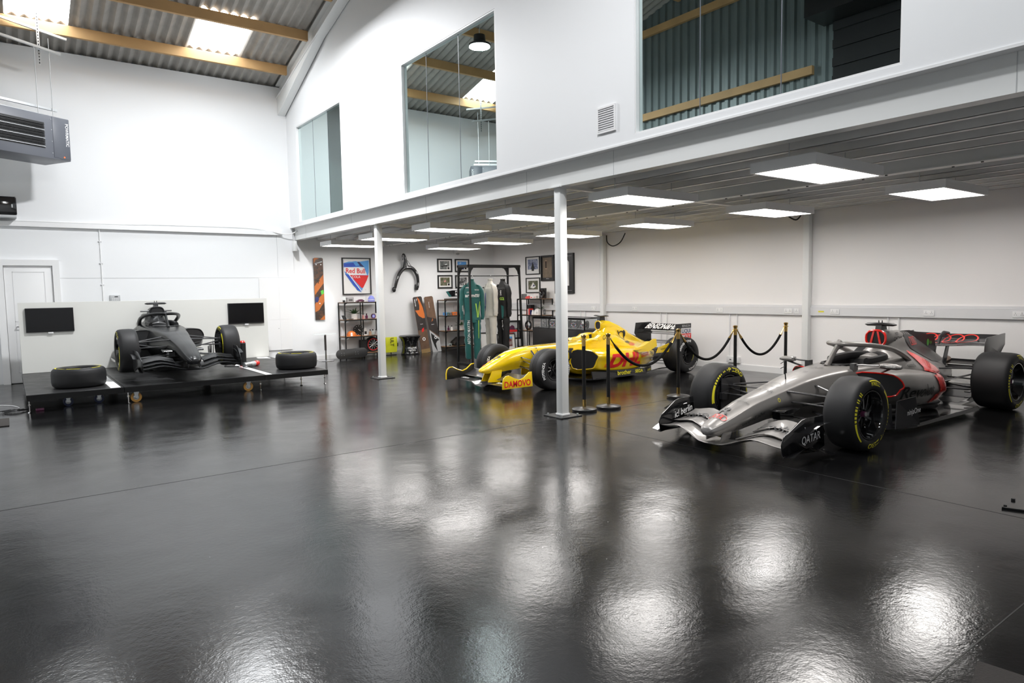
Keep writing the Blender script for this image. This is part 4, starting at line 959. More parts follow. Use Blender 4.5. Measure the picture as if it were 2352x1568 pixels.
g = G('yellow_ink'); P = plane((0, -.684, 0), (1, 0, 0), (0, 0, 1)); g.text('brother', lambda u, v: P(1.75+u, .085+v), .075, w=.34, bold=.02); g.text('SEGA', lambda u, v: P(2.12+u, .09+v), .055, w=.2, bold=.03); g.text('imation', plane((2.44, -.63, .09), (.9, .43, 0), (0, 0, 1)), .05, w=.2); O('floor_lettering', g, yc, sm=False)

# ================================================================ STAGE WITH THE SHOW CAR
ZT = .25
def stage(x0, x1, label, stripe=None, patch=None, castors=(), legs=(), wheel='gold_wheel'):
    t = thing('stage_module', label, 'stage', (x0, 11.36, 0), 0, 'low black stage modules'); w = x1-x0-.006; D = 3.39
    O('deck', G('platform').box(0, w, 0, D, ZT-.012, ZT), t, bev=.002, bs=1)
    g = G('black_metal').box(0, w, -.004, .03, ZT-.085, ZT-.012).box(0, w, D-.03, D, ZT-.085, ZT-.012).box(0, .03, .03, D-.03, ZT-.085, ZT-.012).box(w-.03, w, .03, D-.03, ZT-.085, ZT-.012)
    for y in (1.1, 2.2): g.box(.03, w-.03, y, y+.04, ZT-.07, ZT-.012)
    O('side_rail', g, t, sm=False)
    if stripe: O('white_stripe', G('white_ink').box(stripe[0]-x0, stripe[1]-x0, .02, stripe[2], ZT, ZT+.0012), t, sm=False)
    if patch: O('white_patch', G('white_ink').poly([(a-x0, b-11.36, ZT+.0014) for a, b in patch]), t, sm=False)
    O('deck_seam', G('black_ink').box(.055, .06, .01, D-.01, ZT, ZT+.0008).box(w-.06, w-.055, .01, D-.01, ZT, ZT+.0008), t, sm=False)
    for x, y, r in castors:
        x -= x0; y -= 11.36; zt = ZT-.085
        fk = O('castor_fork', G('zinc').box(x-.05, x+.05, y-.045, y+.045, zt-.008, zt).prism([(x-.035, y-.032, zt-.008), (x+.04, y-.032, zt-.008), (x+.012, y-.032, r*.8), (x-.012, y-.032, r*.8)], (0, .006, 0)).prism([(x-.035, y+.026, zt-.008), (x+.04, y+.026, zt-.008), (x+.012, y+.026, r*.8), (x-.012, y+.026, r*.8)], (0, .006, 0)).cyl((x, y-.04, r), (x, y+.04, r), .008, n=8), t, sm=False)
        g = G(wheel); g.lathe([(r*.55, -.022), (r, -.020), (r, .020), (r*.55, .022)], (x, y, r), (0, 1, 0), 24); g.m('zinc').lathe([(r*.55, -.022), (r*.45, -.012), (.012, -.02), (.012, .02), (r*.45, .012), (r*.55, .022)], (x, y, r), (0, 1, 0), 24)
        O('castor_wheel', g, fk)
    for x, y in legs:
        x -= x0; y -= 11.36
        O('screw_leg', G('chrome').cyl((x, y, .012), (x, y, ZT-.012), .008, n=8).cyl((x, y, 0), (x, y, .012), .024, .015, 12).cyl((x, y, .10), (x, y, .115), .018, n=6), t)
    return t
stage(.13, 1.31, 'left module of the low black stage, under the loose tyre by the door', (1.14, 1.27, 3.2), None, [(.63, 11.76, .065), (1.02, 11.78, .065), (.7, 14.3, .065)], [(.16, 11.42), (.16, 14.6)], 'blue_wheel')
stage(1.31, 3.35, 'middle module of the low black stage, under the show car, on golden castors', None, None, [(1.47, 11.47, .075), (3.10, 11.47, .075), (1.47, 14.4, .075), (3.10, 14.4, .075)], [(1.36, 11.40), (3.28, 11.40), (1.36, 14.6)])
stage(3.35, 4.435, 'right module of the low black stage, under the loose tyre by the glass table', (3.375, 3.475, 3.1), [(4.13, 14.45), (4.34, 14.25), (4.38, 14.66), (4.16, 14.68)], (), [(4.39, 11.42), (4.0, 11.50), (3.75, 13.0), (4.39, 13.6), (4.39, 14.6)])
tag(O('display_board', G('board_cream').box(.14, 4.44, 14.70, 14.735, ZT+.001, 1.505), bev=.003, bs=1), 'long cream display board standing along the back of the black stage', 'board')
for x, z, lb in ((.595, 1.19, 'black wall screen on the left half of the cream board'), (3.995, 1.195, 'black wall screen on the right half of the cream board')):
    t = thing('wall_screen', lb, 'screen', (x, 14.70, z), 0, 'screens on the cream board')
    O('bezel', G('black_satin').box(-.36, .36, -.045, 0, -.215, .215), t, bev=.006)
    O('screen_panel', G('screen').box(-.35, .35, -.047, -.045, -.19, .207), t, sm=False)
    O('sensor', G('trim_white').box(-.04, .04, -.04, -.005, -.248, -.215), t, bev=.006)
for x, y, lb in ((.80, 12.0, 'loose black racing tyre lying flat on the left end of the stage near the door'), (4.10, 12.0, 'loose black racing tyre lying flat on the right stage end near the glass table')):
    t = thing('loose_tyre', lb, 'tyre', (x, y, ZT+.002), 0, 'loose tyres on the stage'); r, w, rim = .355, .285, .235
    hs = [(rim, w-.03), (rim+.01, w-.008), (rim+.03, w), (r-.06, w), (r-.03, w-.012), (r-.010, w-.035), (r, w-.09)]
    prof = [(rim, .03), (rim+.01, .006), (r-.06, 0), (r-.03, .012), (r-.01, .035), (r, .09)]+list(reversed(hs))+[(rim-.003, w*.5), (rim, .03)]
    g = G('rubber'); g.lathe(prof, (0, 0, 0), (0, 0, 1), 56)
    g.m('yellow_ink')
    def fl(R0, a0): return lambda u, v: V(((R0+v)*math.cos(a0-u/R0), (R0+v)*math.sin(a0-u/R0), w+.002))
    g.text('PIRELLI', fl(.275, math.radians(215)), .032, bold=.02); g.text('P ZERO', fl(.27, math.radians(20)), .04, bold=.02); g.m('white_ink').text('intermediate', fl(.275, math.radians(285)), .02, bold=.02)
    for a0, a1 in ((235, 270), (-60, -25), (60, 130), (150, 195)):
        g.m('yellow_ink')
        for k in range(12):
            q = [(a0+(a1-a0)*kk/12, R) for kk, R in ((k, .285), (k+1, .285), (k+1, .305), (k, .305))]; g.poly([(R*math.cos(math.radians(a)), R*math.sin(math.radians(a)), w+.002 if R < .3 else w+.0005) for a, R in q])
    O('tyre_body', g, t, ang=50)
t = thing('button_post', 'short black post with a red top on the stage beside the show car', 'post', (3.69, 13.9, ZT)); O('tube', G('black_satin').lathe([(.001, 0), (.055, 0), (.058, .03), (.058, .375), (.05, .385), (.001, .385)], (0, 0, 0), (0, 0, 1), 24), t); O('red_cap', G('red_paint').lathe([(.05, .385), (.052, .40), (.035, .425), (.001, .43)], (0, 0, 0), (0, 0, 1), 24), t)
g = G('black_matt'); g.tube(crs([(3.6, 13.85, .262), (3.45, 13.5, .262), (3.3, 13.55, .262), (3.18, 13.2, .262), (3.4, 13.05, .262), (3.62, 13.2, .30), (3.66, 13.7, .262)], 6), .009, 6); tag(O('power_cable', g), 'thin dark cable curling on the stage at the foot of the red topped post', 'cable')
t = thing('impact_gun', 'red and grey wheel gun lying on the stage right of the show car', 'tool', (3.52, 12.85, ZT+.05), math.radians(35))
O('barrel', G('zinc').lathe([(.030, -.16), (.044, -.155), (.048, -.02), (.04, .03)], (0, 0, 0), (1, 0, 0), 18, True), t); O('motor_housing', G('grey_plastic').lathe([(.04, .03), (.046, .05), (.046, .13), (.04, .14)], (0, 0, 0), (1, 0, 0), 18, True), t); O('red_end', G('red_paint').lathe([(.045, .13), (.05, .15), (.05, .22), (.03, .25)], (0, 0, 0), (1, 0, 0), 18, True), t); O('grip', G('red_paint').tube([(.0, .02, 0), (-.04, .10, -.01), (-.07, .15, -.015)], [.025, .028, .024], 10), t)

# ================================================================ HIGH LEFT: heater, box
hd = V((.866, .5, 0)); hn = V((.5, -.866, 0))
t = thing('unit_heater', 'grey hanging warm air heater with black louvred grille at the upper left', 'heater', (1.07, 14.63, 4.02), math.radians(30))
g = G('heater_grey').box(-1.45, 0, 0, .72, 0, .74); O('casing', g, t, bev=.01)
O('side_panel', G(mat('heater_side', (.115, .125, .15), .4)).box(-.295, -.004, -.006, 0, .03, .73), t, bev=.003)
O('grille_opening', G('black_matt').box(-1.38, -.44, -.004, 0, .16, .60), t, sm=False)
for k in range(9): O('louvre', G('black_satin' if k % 3 else 'zinc').prism([(-1.37, -.03, .18+k*.047), (-.45, -.03, .18+k*.047), (-.45, -.004, .20+k*.047), (-1.37, -.004, .20+k*.047)], (0, 0, .006)), t, sm=False)
g = G('white_ink'); g.text('POWRMATIC', lambda u, v: V((-.075+v, -.008, .45-u)), .055, w=.40, bold=.02, shear=-.1); O('lettering', g, t, sm=False)
O('indicator', G('red_lamp').cyl((-.12, -.008, .055), (-.12, -.012, .055), .014, n=12).m('grey_ink').box(-.2, -.03, -.0075, -.006, .02, .03), t, sm=False)
g = G('zinc')
for z in (.1, .3, .5, .68): g.cb((-.32, -.004, z), (.01, .008, .01))
O('screw', g, t, sm=False)
def channel(p, q, name='support_channel'):
    p, q = V(p), V(q); d = (q-p).normalized(); s_ = d.cross(V((0, 0, 1))).normalized()*.0205; u = V((0, 0, .041)); g = G('zinc'); a = .0025
    for o1, o2, h0, h1 in ((-1, 1, 0, a/.041), (-1, -.88, 0, 1), (.88, 1, 0, 1)): g.add([b+s_*o+u*h for b in (p, q) for o, h in ((o1, h0), (o2, h0), (o2, h1), (o1, h1))], [(0, 1, 2, 3), (7, 6, 5, 4), (0, 4, 5, 1), (1, 5, 6, 2), (2, 6, 7, 3), (3, 7, 4, 0)])
    return g
R30 = math.radians(30)
for y, z, lb in ((.12, .86, 'front zinc channel just above the heater'), (.60, .86, 'rear zinc channel just above the heater')):
    tt = thing('support_channel', lb, 'channel', (1.07, 14.63, 4.02), R30, 'heater support channels'); O('channel_body', channel((-1.5, y, z), (-.12, y, z)), tt, sm=False)
for p, q, lb in (((.1, 14.60, 6.05), (1.03, 14.60, 5.83), 'lower slotted zinc rail under the rooflight'), ((.15, 14.68, 6.36), (1.14, 14.68, 6.08), 'upper slotted zinc rail under the rooflight')):
    tt = thing('support_channel', lb, 'channel', p, 0, 'heater support channels'); O('channel_body', channel((-.9, 0, 0), (q[0]-p[0], 0, 0)), tt, sm=False)
    tt.rotation_euler = (0, math.radians(12), 0)
for (x, y, z0, z1), lb in (((.62, 14.44, 4.75, 5.90), 'left thin rod between heater and slotted rails'), ((.84, 14.6, 4.75, 6.12), 'right thin rod between heater and slotted rails')): tag(O('hanging_rod', G('zinc').cyl((x, y, z0), (x, y, z1), .006, n=6)), lb, 'rod', 'heater hanging rods')
g = channel((0, 0, 0), (0, .001, 0)); g = G('zinc').box(-.02, .02, -.003, 0, 5.66, 6.62); g.m('black_ink')
for k in range(18): g.box(-.008, .008, -.004, -.003, 5.68+k*.052, 5.71+k*.052)
t = thing('slotted_strap', 'vertical slotted zinc strap hanging from the roof above the heater', 'strap', (.70, 14.66, 0)); O('strap', g, t, sm=False)
t = thing('wall_box', 'black wall mounted unit low on the left edge under the heater', 'unit', (-.16, 15.6, 3.05)); O('case', G('black_gloss').box(-.40, .40, -.26, 0, .05, .38), t, bev=.02); O('lower_tray', G('grey_plastic').box(-.39, .39, -.25, 0, 0, .05), t, bev=.015); O('latch', G('grey_plastic').box(.32, .34, -.265, -.26, .18, .24), t, bev=.003)
g = G('white_ink'); g.tube(crs([(-.3, 12.6, .006), (-.05, 12.35, .006), (.05, 12.0, .006), (.0, 11.8, .006)], 6), .006, 6); tag(O('floor_cable', g), 'white cable curving on the floor left of the stage', 'cable')
g = G('black_matt')
for k in range(4): g.tube(crs([(.10-.05*k, 11.75+.02*k, .02), (.0-.07*k, 11.6, .03), (-.12, 11.55+.07*k, .012), (-.02, 11.50+.05*k, .03), (.12, 11.6+.03*k, .02), (.2, 11.8, .03)], 5), .005, 5)
tag(O('cable_bundle', g), 'tangle of thin black cables on the floor at the left stage corner', 'cable')
t = thing('extension_reel', 'small dark red plug block under the left stage corner', 'plug', (.28, 11.55, 0)); O('body', G('plum').box(-.05, .05, -.03, .03, 0, .035), t, bev=.01)
tag(O('floor_mat', G('mat_brown').box(-.9, -.07, 10.4, 11.05, 0, .012), bev=.004), 'thin black edged mat on the floor at the far left edge', 'mat')
tag(O('floor_mat', G('mat_brown').prism([(2.85, .95, 0), (3.15, 1.02, 0), (3.2, .55, 0), (2.8, .5, 0)], (0, 0, .006)), sm=False), 'dark brown mat corner on the floor at the lower right', 'mat')
t = thing('floor_bolt', 'thin black rod with two small pegs lying on the floor at the right edge', 'rod', (5.47, 1.66, .012), math.radians(-72)); O('rod', G('black_metal').box(0, .5, -.009, .009, -.012, .003), t, bev=.002); O('peg', G('black_metal').cyl((.02, .03, -.012), (.02, .03, .01), .010, n=8), t); O('peg', G('black_metal').cyl((.07, .26, -.012), (.07, .26, .002), .013, n=8), t)

# ================================================================ ROPE BARRIER
def stanchion(x, y, label):
    t = thing('barrier_post', label, 'barrier post', (x, y, 0), 0, 'brass topped rope posts')
    O('base', G('black_satin').lathe([(.001, 0), (.16, 0), (.162, .004), (.162, .03), (.155, .036), (.06, .052), (.026, .058), (.001, .058)], (0, 0, 0), (0, 0, 1), 40), t)
    O('pole', G('black_metal').cyl((0, 0, .058), (0, 0, .85), .024, n=18), t)
    O('lower_sleeve', G('brass').lathe([(.0255, .055), (.0255, .15)], (0, 0, 0), (0, 0, 1), 20), t)
    O('top_cap', G('brass').lathe([(.0255, .845), (.0255, .925), (.044, .926), (.044, .932), (.026, .933), (.024, .945), (.034, .975), (.034, .983), (.02, .992), (.001, .993)], (0, 0, 0), (0, 0, 1), 24), t)
PX = [(5.92, 6.40), (6.30, 6.34), (7.64, 6.28), (8.80, 6.15), (9.97, 6.03)]
for (x, y), lb in zip(PX, ('brass topped black rope post standing next to the white column', 'second rope post from the white column, where the rope begins', 'rope post in front of the yellow rear wing', 'rope post behind the far front tyre of the grey car', 'rope post at the far end, before the nose of the grey car')): stanchion(x, y, lb)
for i, lb in ((1, 'black velvet rope hanging before the yellow sidepod'), (2, 'black velvet rope hanging before the yellow rear wheel'), (3, 'black velvet rope hanging before the bare wall')):
    a = V((*PX[i], .915)); b = V((*PX[i+1], .915)); d = (b-a).normalized(); n = 22
    t = thing('barrier_rope', lb, 'rope', tuple((a+b)/2), 0, 'velvet ropes'); c = (a+b)/2
    a2 = a+d*.045; b2 = b-d*.045; sag = .40
    pt = lambda s_: a2+(b2-a2)*s_+V((0, 0, -sag*(1-(2*s_-1)**2)))-c
    O('cord', G('velvet').tube([pt(.07+.86*k/n) for k in range(n+1)], .019, 10), t)
    for s0, s1 in ((0, .08), (1, .92)): O('brass_hook', G('brass').tube([pt(s0)+V((0, 0, .012)), pt(s0), pt((s0+s1)/2), pt(s1)], [.005, .008, .010, .022], 8), t)

# ================================================================ CLOTHES RACK AND SUITS
t = thing('clothes_rack', 'tall black steel clothes rack holding three racing suits', 'clothes rack', (8.5, 12.2, 0))
tp = lambda x, y: ((x, y*.21, 2.11), (x*1.02, y*.29, 0))
for sx in (-.66, .66):
    for sy in (-1, 1):
        a, b = tp(sx, sy); O('leg', G('black_metal').tube([b, a], .026, 4, True, 1, (1, 1, 0)), t, sm=False)
    O('foot_bar', G('black_metal').box(sx*1.02-.022, sx*1.02+.022, -.30, .30, .0, .035), t, sm=False)
    g = G('black_metal').box(sx-.025, sx+.025, -.235, .235, 2.085, 2.135); O('end_rail', g, t, sm=False)
for sy in (-.21, .21):
    g = G('black_metal').box(-.685, .685, sy-.022, sy+.022, 2.085, 2.135)
    for sx in (-1, 1): g.prism([(sx*.635, sy-.012, 2.085), (sx*.50, sy-.012, 2.085), (sx*.56, sy-.012, 2.07), (sx*.615, sy-.012, 2.0), (sx*.635, sy-.012, 1.93)], (0, .024, 0))
    O('top_rail', g, t, sm=False)
O('hanging_bar', G('black_metal').cyl((-.66, 0, 1.905), (.66, 0, 1.905), .013, n=10), t)
for sx in (-.66, .66): O('cross_bar', G('black_metal').box(sx-.012, sx+.012, -.22, .22, 1.895, 1.915), t, sm=False)

def suit(name, label, loc, rz, k, m1, H=1.72, wide=.23, dep=.09, hang='chrome'):
    t = thing(name, label, 'racing suit', loc, rz, 'racing suits on the rack'); rnd = random.Random(k)
    prof = [(0, .06, .045), (-.03, .07, .05), (-.09, .12, .06), (-.18, .195, .075), (-.22, .215, .09), (-.40, .205, .095), (-.60, .185, .085), (-.72, .18, .085), (-.84, .20, .095), (-.92, .205, .095)]
    def ring(cx, z, rx, ry, n=20, wob=.006): return [(cx+rx*math.cos(2*PI*i/n)*(1+wob*8*(rnd.random()-.5)*.3), ry*math.sin(2*PI*i/n)*(1+wob*10*(rnd.random()-.5)), z) for i in range(n)]
    sx = wide/.23; sy = dep/.09; zs = H/1.72
    g = G(m1); g.loft([ring(0, z*zs, a*sx, b*sy) for z, a, b in crs(prof, 3)]); O('torso', g, t, ang=70)
    for s in (-1, 1):
        g = G(m1); leg = [(s*.10*sx, -.86, .10, .09), (s*.105*sx, -1.05, .092, .08), (s*.105*sx, -1.25, .085, .07), (s*.10*sx, -1.45, .08, .065), (s*.10*sx, -1.66, .075, .055), (s*.095*sx, -1.72, .06, .05)]
        rr = []
        for i, (cx, z, rx, ry) in enumerate(crs(leg, 4)): rr.append(ring(cx+.006*math.sin(i*1.7+k), z*zs, rx*sx*(1+.05*math.sin(i*2.1+k)), ry*sy*(1+.06*math.cos(i*2.4)), 16))
        g.loft(rr); O('trouser_leg', g, t, ang=70)
        g = G(m1); sl = [(s*.13*sx, -.10, .05, .055), (s*.215*sx, -.22, .058, .06), (s*.235*sx, -.42, .054, .058), (s*.245*sx, -.62, .05, .055), (s*.24*sx, -.80, .042, .05), (s*.235*sx, -.86, .035, .042)]
        g.loft([ring(cx+.004*math.sin(i*1.3), z*zs, rx*sx, ry*sy*(1+.08*math.sin(i*1.9+k)), 14) for i, (cx, z, rx, ry) in enumerate(crs(sl, 4))]); O('sleeve', g, t, ang=70)
    O('collar', G(m1).lathe([(.05, 0), (.058, .03), (.052, .035), (.045, 0)], (0, 0, -.01), (0, 0, 1), 18), t)
    O('hanger', G(hang).tube(crs([(0, 0, -.03), (0, 0, .05), (.025, 0, .07), (.02, 0, .10), (0, 0, .105)], 4), .004, 6), t)
    return t
def ontorso(t, off=.004): return caster([c for c in t.children if c.name.split('.')[0] in ('torso', 'trouser_leg', 'sleeve')], (0, -.6, 0), (1, 0, 0), (0, 0, 1), (0, 1, 0), off, 2)
zb = 1.905-.095
t1 = suit('racing_suit', 'green racing suit with white lettering at the left end of the rack', (8.03, 12.2, zb), math.radians(-28), 1, 'teal', 1.70, .215, .10)
f = ontorso(t1); g = G('white_ink')
for i, (w_, x) in enumerate((('COGN', -.09), ('TikTok', .10), ('JCB', -.09), ('PIRELLI', .11))): g.text(w_, lambda u, v: f(x+u, -.17-.05*i+v), .024, bold=.02)
g.text('aramco', lambda u, v: f(u, -.36+v), .075, w=.30, bold=.025); g.text('ASTON MARTIN', lambda u, v: f(-.06-v, -1.12+u), .06, w=.52, bold=.01); g.text('aramco', lambda u, v: f(-.20-v, -.60+u), .03, bold=.02); O('lettering', g, t1, sm=False)
g = G('lime_ink')
for a in ([(.06, -.50), (.085, -.50), (.11, -.68), (.11, -.80), (.095, -.80), (.09, -.70)], [(.17, -.46), (.155, -.46), (.125, -.66), (.115, -.80), (.13, -.80)], [(.118, -.86), (.135, -.86), (.13, -1.25), (.12, -1.25)]): g.mapped(*patch2(a, .04), f)
O('lime_stripe', g, t1, sm=False)
t2 = suit('racing_suit', 'off white racing suit with a blue waist stripe in the middle of the rack', (8.52, 12.2, zb), math.radians(-84), 2, 'white_cloth', 1.55, .16, .10)
f = ontorso(t2); g = G('blue_ink'); g.mapped(*patch2([(-.17, -.62), (-.10, -.50), (-.05, -.28), (-.03, -.28), (-.06, -.52), (-.11, -.68)], .03), f); O('blue_stripe', g, t2, sm=False)
O('zip_badge', G('black_ink').cb((-.1, -.12, -.16), (.04, .02, .03)), t2, bev=.005)
t3 = suit('racing_suit', 'black racing suit with white lettering at the right end of the rack', (8.86, 12.2, zb), math.radians(-80), 3, 'black_cloth', 1.62, .18, .105)
f = ontorso(t3); g = G('white_ink'); g.text('PETRONAS', lambda u, v: f(-.10+v, -.32-u), .05, w=.22, bold=.02); g.text('AMG', lambda u, v: f(.02+v, -.28-u), .04, w=.12, bold=.02); g.text('MERC', lambda u, v: f(.04+v, -1.0-u), .045, w=.22, bold=.02); O('lettering', g, t3, sm=False)
g = G('lime_ink'); g.text('G2', lambda u, v: f(.06+u, -.44+v), .06, bold=.04); g.m('teal'); g.mapped(*patch2([(.03, -.55), (.09, -.58), (.10, -.85), (.06, -.85)], .04), f); O('badge', g, t3, sm=False)

# ================================================================ WALL ART
WY = YB
t = thing('skid_plank', 'orange and black printed racing floor plank hung upright on the back wall', 'plank', (5.955, WY, 1.69))
P_ = [(-.115, -.735), (.115, -.735), (.115, .715), (.085, .735), (-.085, .735), (-.115, .715)]
O('board', G('plank_art').prism([(x, -.04, z) for x, z in P_], (0, .02, 0)), t, sm=False)
def q(g, m_, pts, y): g.m(m_).poly([(x, y, z) for x, z in pts])
g = G('orange_ink'); y = -.0412
for pts in ([(-.115, .60), (-.06, .69), (.02, .72), (-.08, .735), (-.115, .715)], [(-.115, .06), (.115, .35), (.115, .14), (-.115, -.15)], [(-.115, -.36), (.0, -.20), (.115, -.08), (.115, -.30), (-.02, -.50), (-.115, -.55)], [(-.01, -.735), (.115, -.735), (.115, -.62)]): q(g, 'orange_ink', pts, y)
q(g, 'navy_ink', [(-.11, -.20), (-.04, -.18), (-.01, -.24), (-.05, -.32), (-.11, -.31)], y-.0004); q(g, 'green_ink', [(.03, -.05), (.10, -.02), (.11, -.11), (.05, -.14)], y-.0004); q(g, 'grey_plastic', [(-.09, .60), (.09, .66), (.09, .63), (-.09, .585)], y-.0004); q(g, 'black_ink', [(-.04, .20), (.02, .20), (.02, .18), (-.01, .18), (-.01, .13), (-.03, .13), (-.03, .18), (-.04, .18)], y-.0004)
O('print', g, t, sm=False)
g = G('white_ink')
for x, z in ((-.055, .575), (.06, .575), (0, -.345)): g.cyl((x, -.0415, z), (x, -.046, z), .015, n=14)
O('washer', g, t)

def frame(name, label, cat, loc, rz, w, h, fw=.03, dep=.03, mount='paper_white', group=None, tilt=0.0):
    t = thing(name, label, cat, loc, rz, group)
    g = G('black_satin').box(-w/2, w/2, -dep, 0, h/2-fw, h/2).box(-w/2, w/2, -dep, 0, -h/2, -h/2+fw).box(-w/2, -w/2+fw, -dep, 0, -h/2+fw, h/2-fw).box(w/2-fw, w/2, -dep, 0, -h/2+fw, h/2-fw)
    O('frame_moulding', g, t, sm=False, bev=.002, bs=1)
    O('mount_card', G(mount).box(-w/2+fw, w/2-fw, -dep*.35, -.002, -h/2+fw, h/2-fw), t, sm=False)
    if tilt: t.rotation_euler = (tilt, 0, rz)
    return t
def art(t, y, items, name='photo_print'):
    g = G('paper_white')
    for i, (m_, pts) in enumerate(items): g.m(m_).poly([(x, y-.0004*i, z) for x, z in pts])
    O(name, g, t, sm=False)
def rect(x0, x1, z0, z1): return [(x0, z0), (x1, z0), (x1, z1), (x0, z1)]
# framed body panel
t = frame('body_panel_picture', 'large framed blue and red painted car body panel above the left shelf', 'framed panel', (6.92, WY, 1.99), 0, .75, .90, .025, .05)
y = -.022
def shield(pts): return pts
g = G('sky_ink')
outer = [(-.33, .39), (.33, .39), (.32, .10), (.27, -.08), (.16, -.27), (.11, -.39), (.0, -.34), (-.02, -.29), (-.10, -.22), (-.22, -.05), (-.31, .10)]
g.prism([(x, -.0185, z) for x, z in outer], (0, -.012, 0)); y = -.031
for m_, pts in (('blue_ink', [(-.33, .31), (.05, .34), (.14, .25), (-.33, .20)]), ('white_ink', [(-.33, .39), (.33, .39), (.10, .36), (-.20, .355), (-.33, .32)]), ('sky_ink', [(-.10, .36), (.0, .37), (.09, .26), (-.02, .25)]), ('navy_ink', [(.02, .35), (.08, .35), (.21, .22), (.10, .24)]), ('white_ink', [(-.325, .22), (.20, .22), (.27, .03), (-.19, .03), (-.315, .12)]), ('red_ink', [(-.18, .03), (.31, .02), (.26, -.10), (.16, -.28), (.115, -.29), (-.02, -.15)]), ('blue_ink', [(-.31, .06), (-.20, .03), (.11, -.38), (.0, -.33), (-.22, -.05)]), ('white_ink', [(-.21, .04), (-.185, .03), (.115, -.36), (.11, -.385)])):
    g.m(m_).poly([(x, y, z) for x, z in pts]); y -= .0005
g.m('red_ink').text('Red Bull', plane((-.03, -.036, .075), (1, 0, -.02), (0, 0, 1)), .12, w=.50, bold=.02); g.m('white_ink').text('COLA', plane((-.02, -.036, -.045), (1, 0, 0), (0, 0, 1)), .06, w=.22); g.m('grey_ink').text('F1', plane((.23, -.020, -.345), (1, 0, 0), (0, 0, 1)), .02)
O('body_panel', g, t, sm=False)
# halo hoop on the wall
t = thing('halo_hoop', 'black wishbone shaped cockpit halo hung on the back wall', 'halo', (8.30, WY, 2.05))
g = G('carbon'); hoop = crs([(-.37, -.07, -.37), (-.33, -.09, -.20), (-.26, -.10, -.02), (-.14, -.11, .12), (0, -.115, .16), (.14, -.11, .12), (.25, -.10, -.02), (.285, -.09, -.20), (.28, -.07, -.37)], 5); n = len(hoop)
g.tube(hoop, [.034+.016*math.sin(PI*k/(n-1)) for k in range(n)], 12, True, .8, (0, 1, 0)); g.tube(crs([(-.05, -.11, .15), (-.07, -.12, .28), (-.09, -.13, .40), (-.12, -.12, .50)], 4), [.085, .075, .066, .058, .05, .046, .042, .04, .038, .036, .034, .032, .03], 12, True, .6, (0, 1, 0))
for s in (-1, 1): g.loft([[(-.05+s*.02, -.13+.02*j, .34) for j in (0, 1)]+[(-.05+s*.05, -.09, .34)], [(s*.12-.0, -.13+.02*j, .15) for j in (0, 1)]+[(s*.15, -.09, .12)]])
O('hoop', g, t)
O('left_mount', G('black_satin').ell((-.39, -.05, -.40), .05, .05, .07), t); O('right_mount', G('black_satin').box(.22, .30, -.09, 0, -.42, -.27), t, bev=.02); O('hook', G('black_satin').tube(crs([(-.12, -.12, .50), (-.15, -.12, .46), (-.14, -.12, .34)], 4), .025, 8), t)
g = G('white_ink'); fn = caster([c for c in t.children], (0, -.6, 0), (1, 0, 0), (0, 0, 1), (0, 1, 0), .003, 2)
for x, z, r_, tx in ((-.14, .40, 1.57, 'RACING'), (0, .15, 0, 'PETRO'), (0, .22, 0, 'snap'), (.22, .02, -.95, 'AMD'), (.285, -.27, 1.57, 'team'), (-.30, -.10, 1.15, 'tech')): g.text(tx, lambda u, v: fn(x+u*math.cos(r_)-v*math.sin(r_), z+u*math.sin(r_)+v*math.cos(r_)), .028, bold=.02)
O('lettering', g, t, sm=False)
# four framed photographs
pics = [((9.45, 2.275), 'photo_grey', 'framed photo of a dark racing car on a light track, upper left of four', [('white_ink', [(.0, .03), (.06, .05), (.09, .03), (.04, 0)]), ('black_ink', [(-.11, -.02), (.08, .02), (.09, -.01), (-.11, -.045)])]),
        ((10.0, 2.275), 'photo_blue', 'framed photo with a bright blue sky, upper right of four', [('sky_ink', rect(-.135, .135, .02, .10)), ('white_ink', [(-.11, .06), (-.02, .085), (-.03, .06)]), ('navy_ink', rect(-.135, .06, -.1, -.02))]),
        ((9.45, 1.84), 'photo_green', 'framed photo with brown and green tones, lower left of four', [('pink', [(-.04, .02), (.02, .05), (.03, .0), (-.02, -.02)])]),
        ((10.0, 1.84), 'photo_mono', 'framed black and white photo, lower right of four', [])]
for (x, z), pm, lb, ex in pics:
    t = frame('framed_photo', lb, 'framed photo', (x, WY, z), 0, .46, .355, .035, .03, group='four framed photos on the back wall')
    art(t, -.0125, [(pm, rect(-.145, .145, -.105, .115))]+ex+[('paper_white', rect(.065, .155, -.115, -.035)), ('black_ink', rect(.085, .145, -.10, -.045))])
t = thing('twin_spotlight', 'white emergency twin spotlight on the back wall over the four photos', 'spotlight', (9.83, WY, 2.66)); O('body', G('trim_white').box(-.11, .11, -.10, 0, -.06, .16), t, bev=.012); O('sensor_eye', G('grey_plastic').ell((0, -.08, -.075), .05, .04, .03), t)
for s in (-1, 1): O('cable_loop', G('socket').tube(crs([(s*.11, -.03, 0), (s*.2, -.03, .06), (s*.25, -.03, .16)], 5), .008, 6), t)

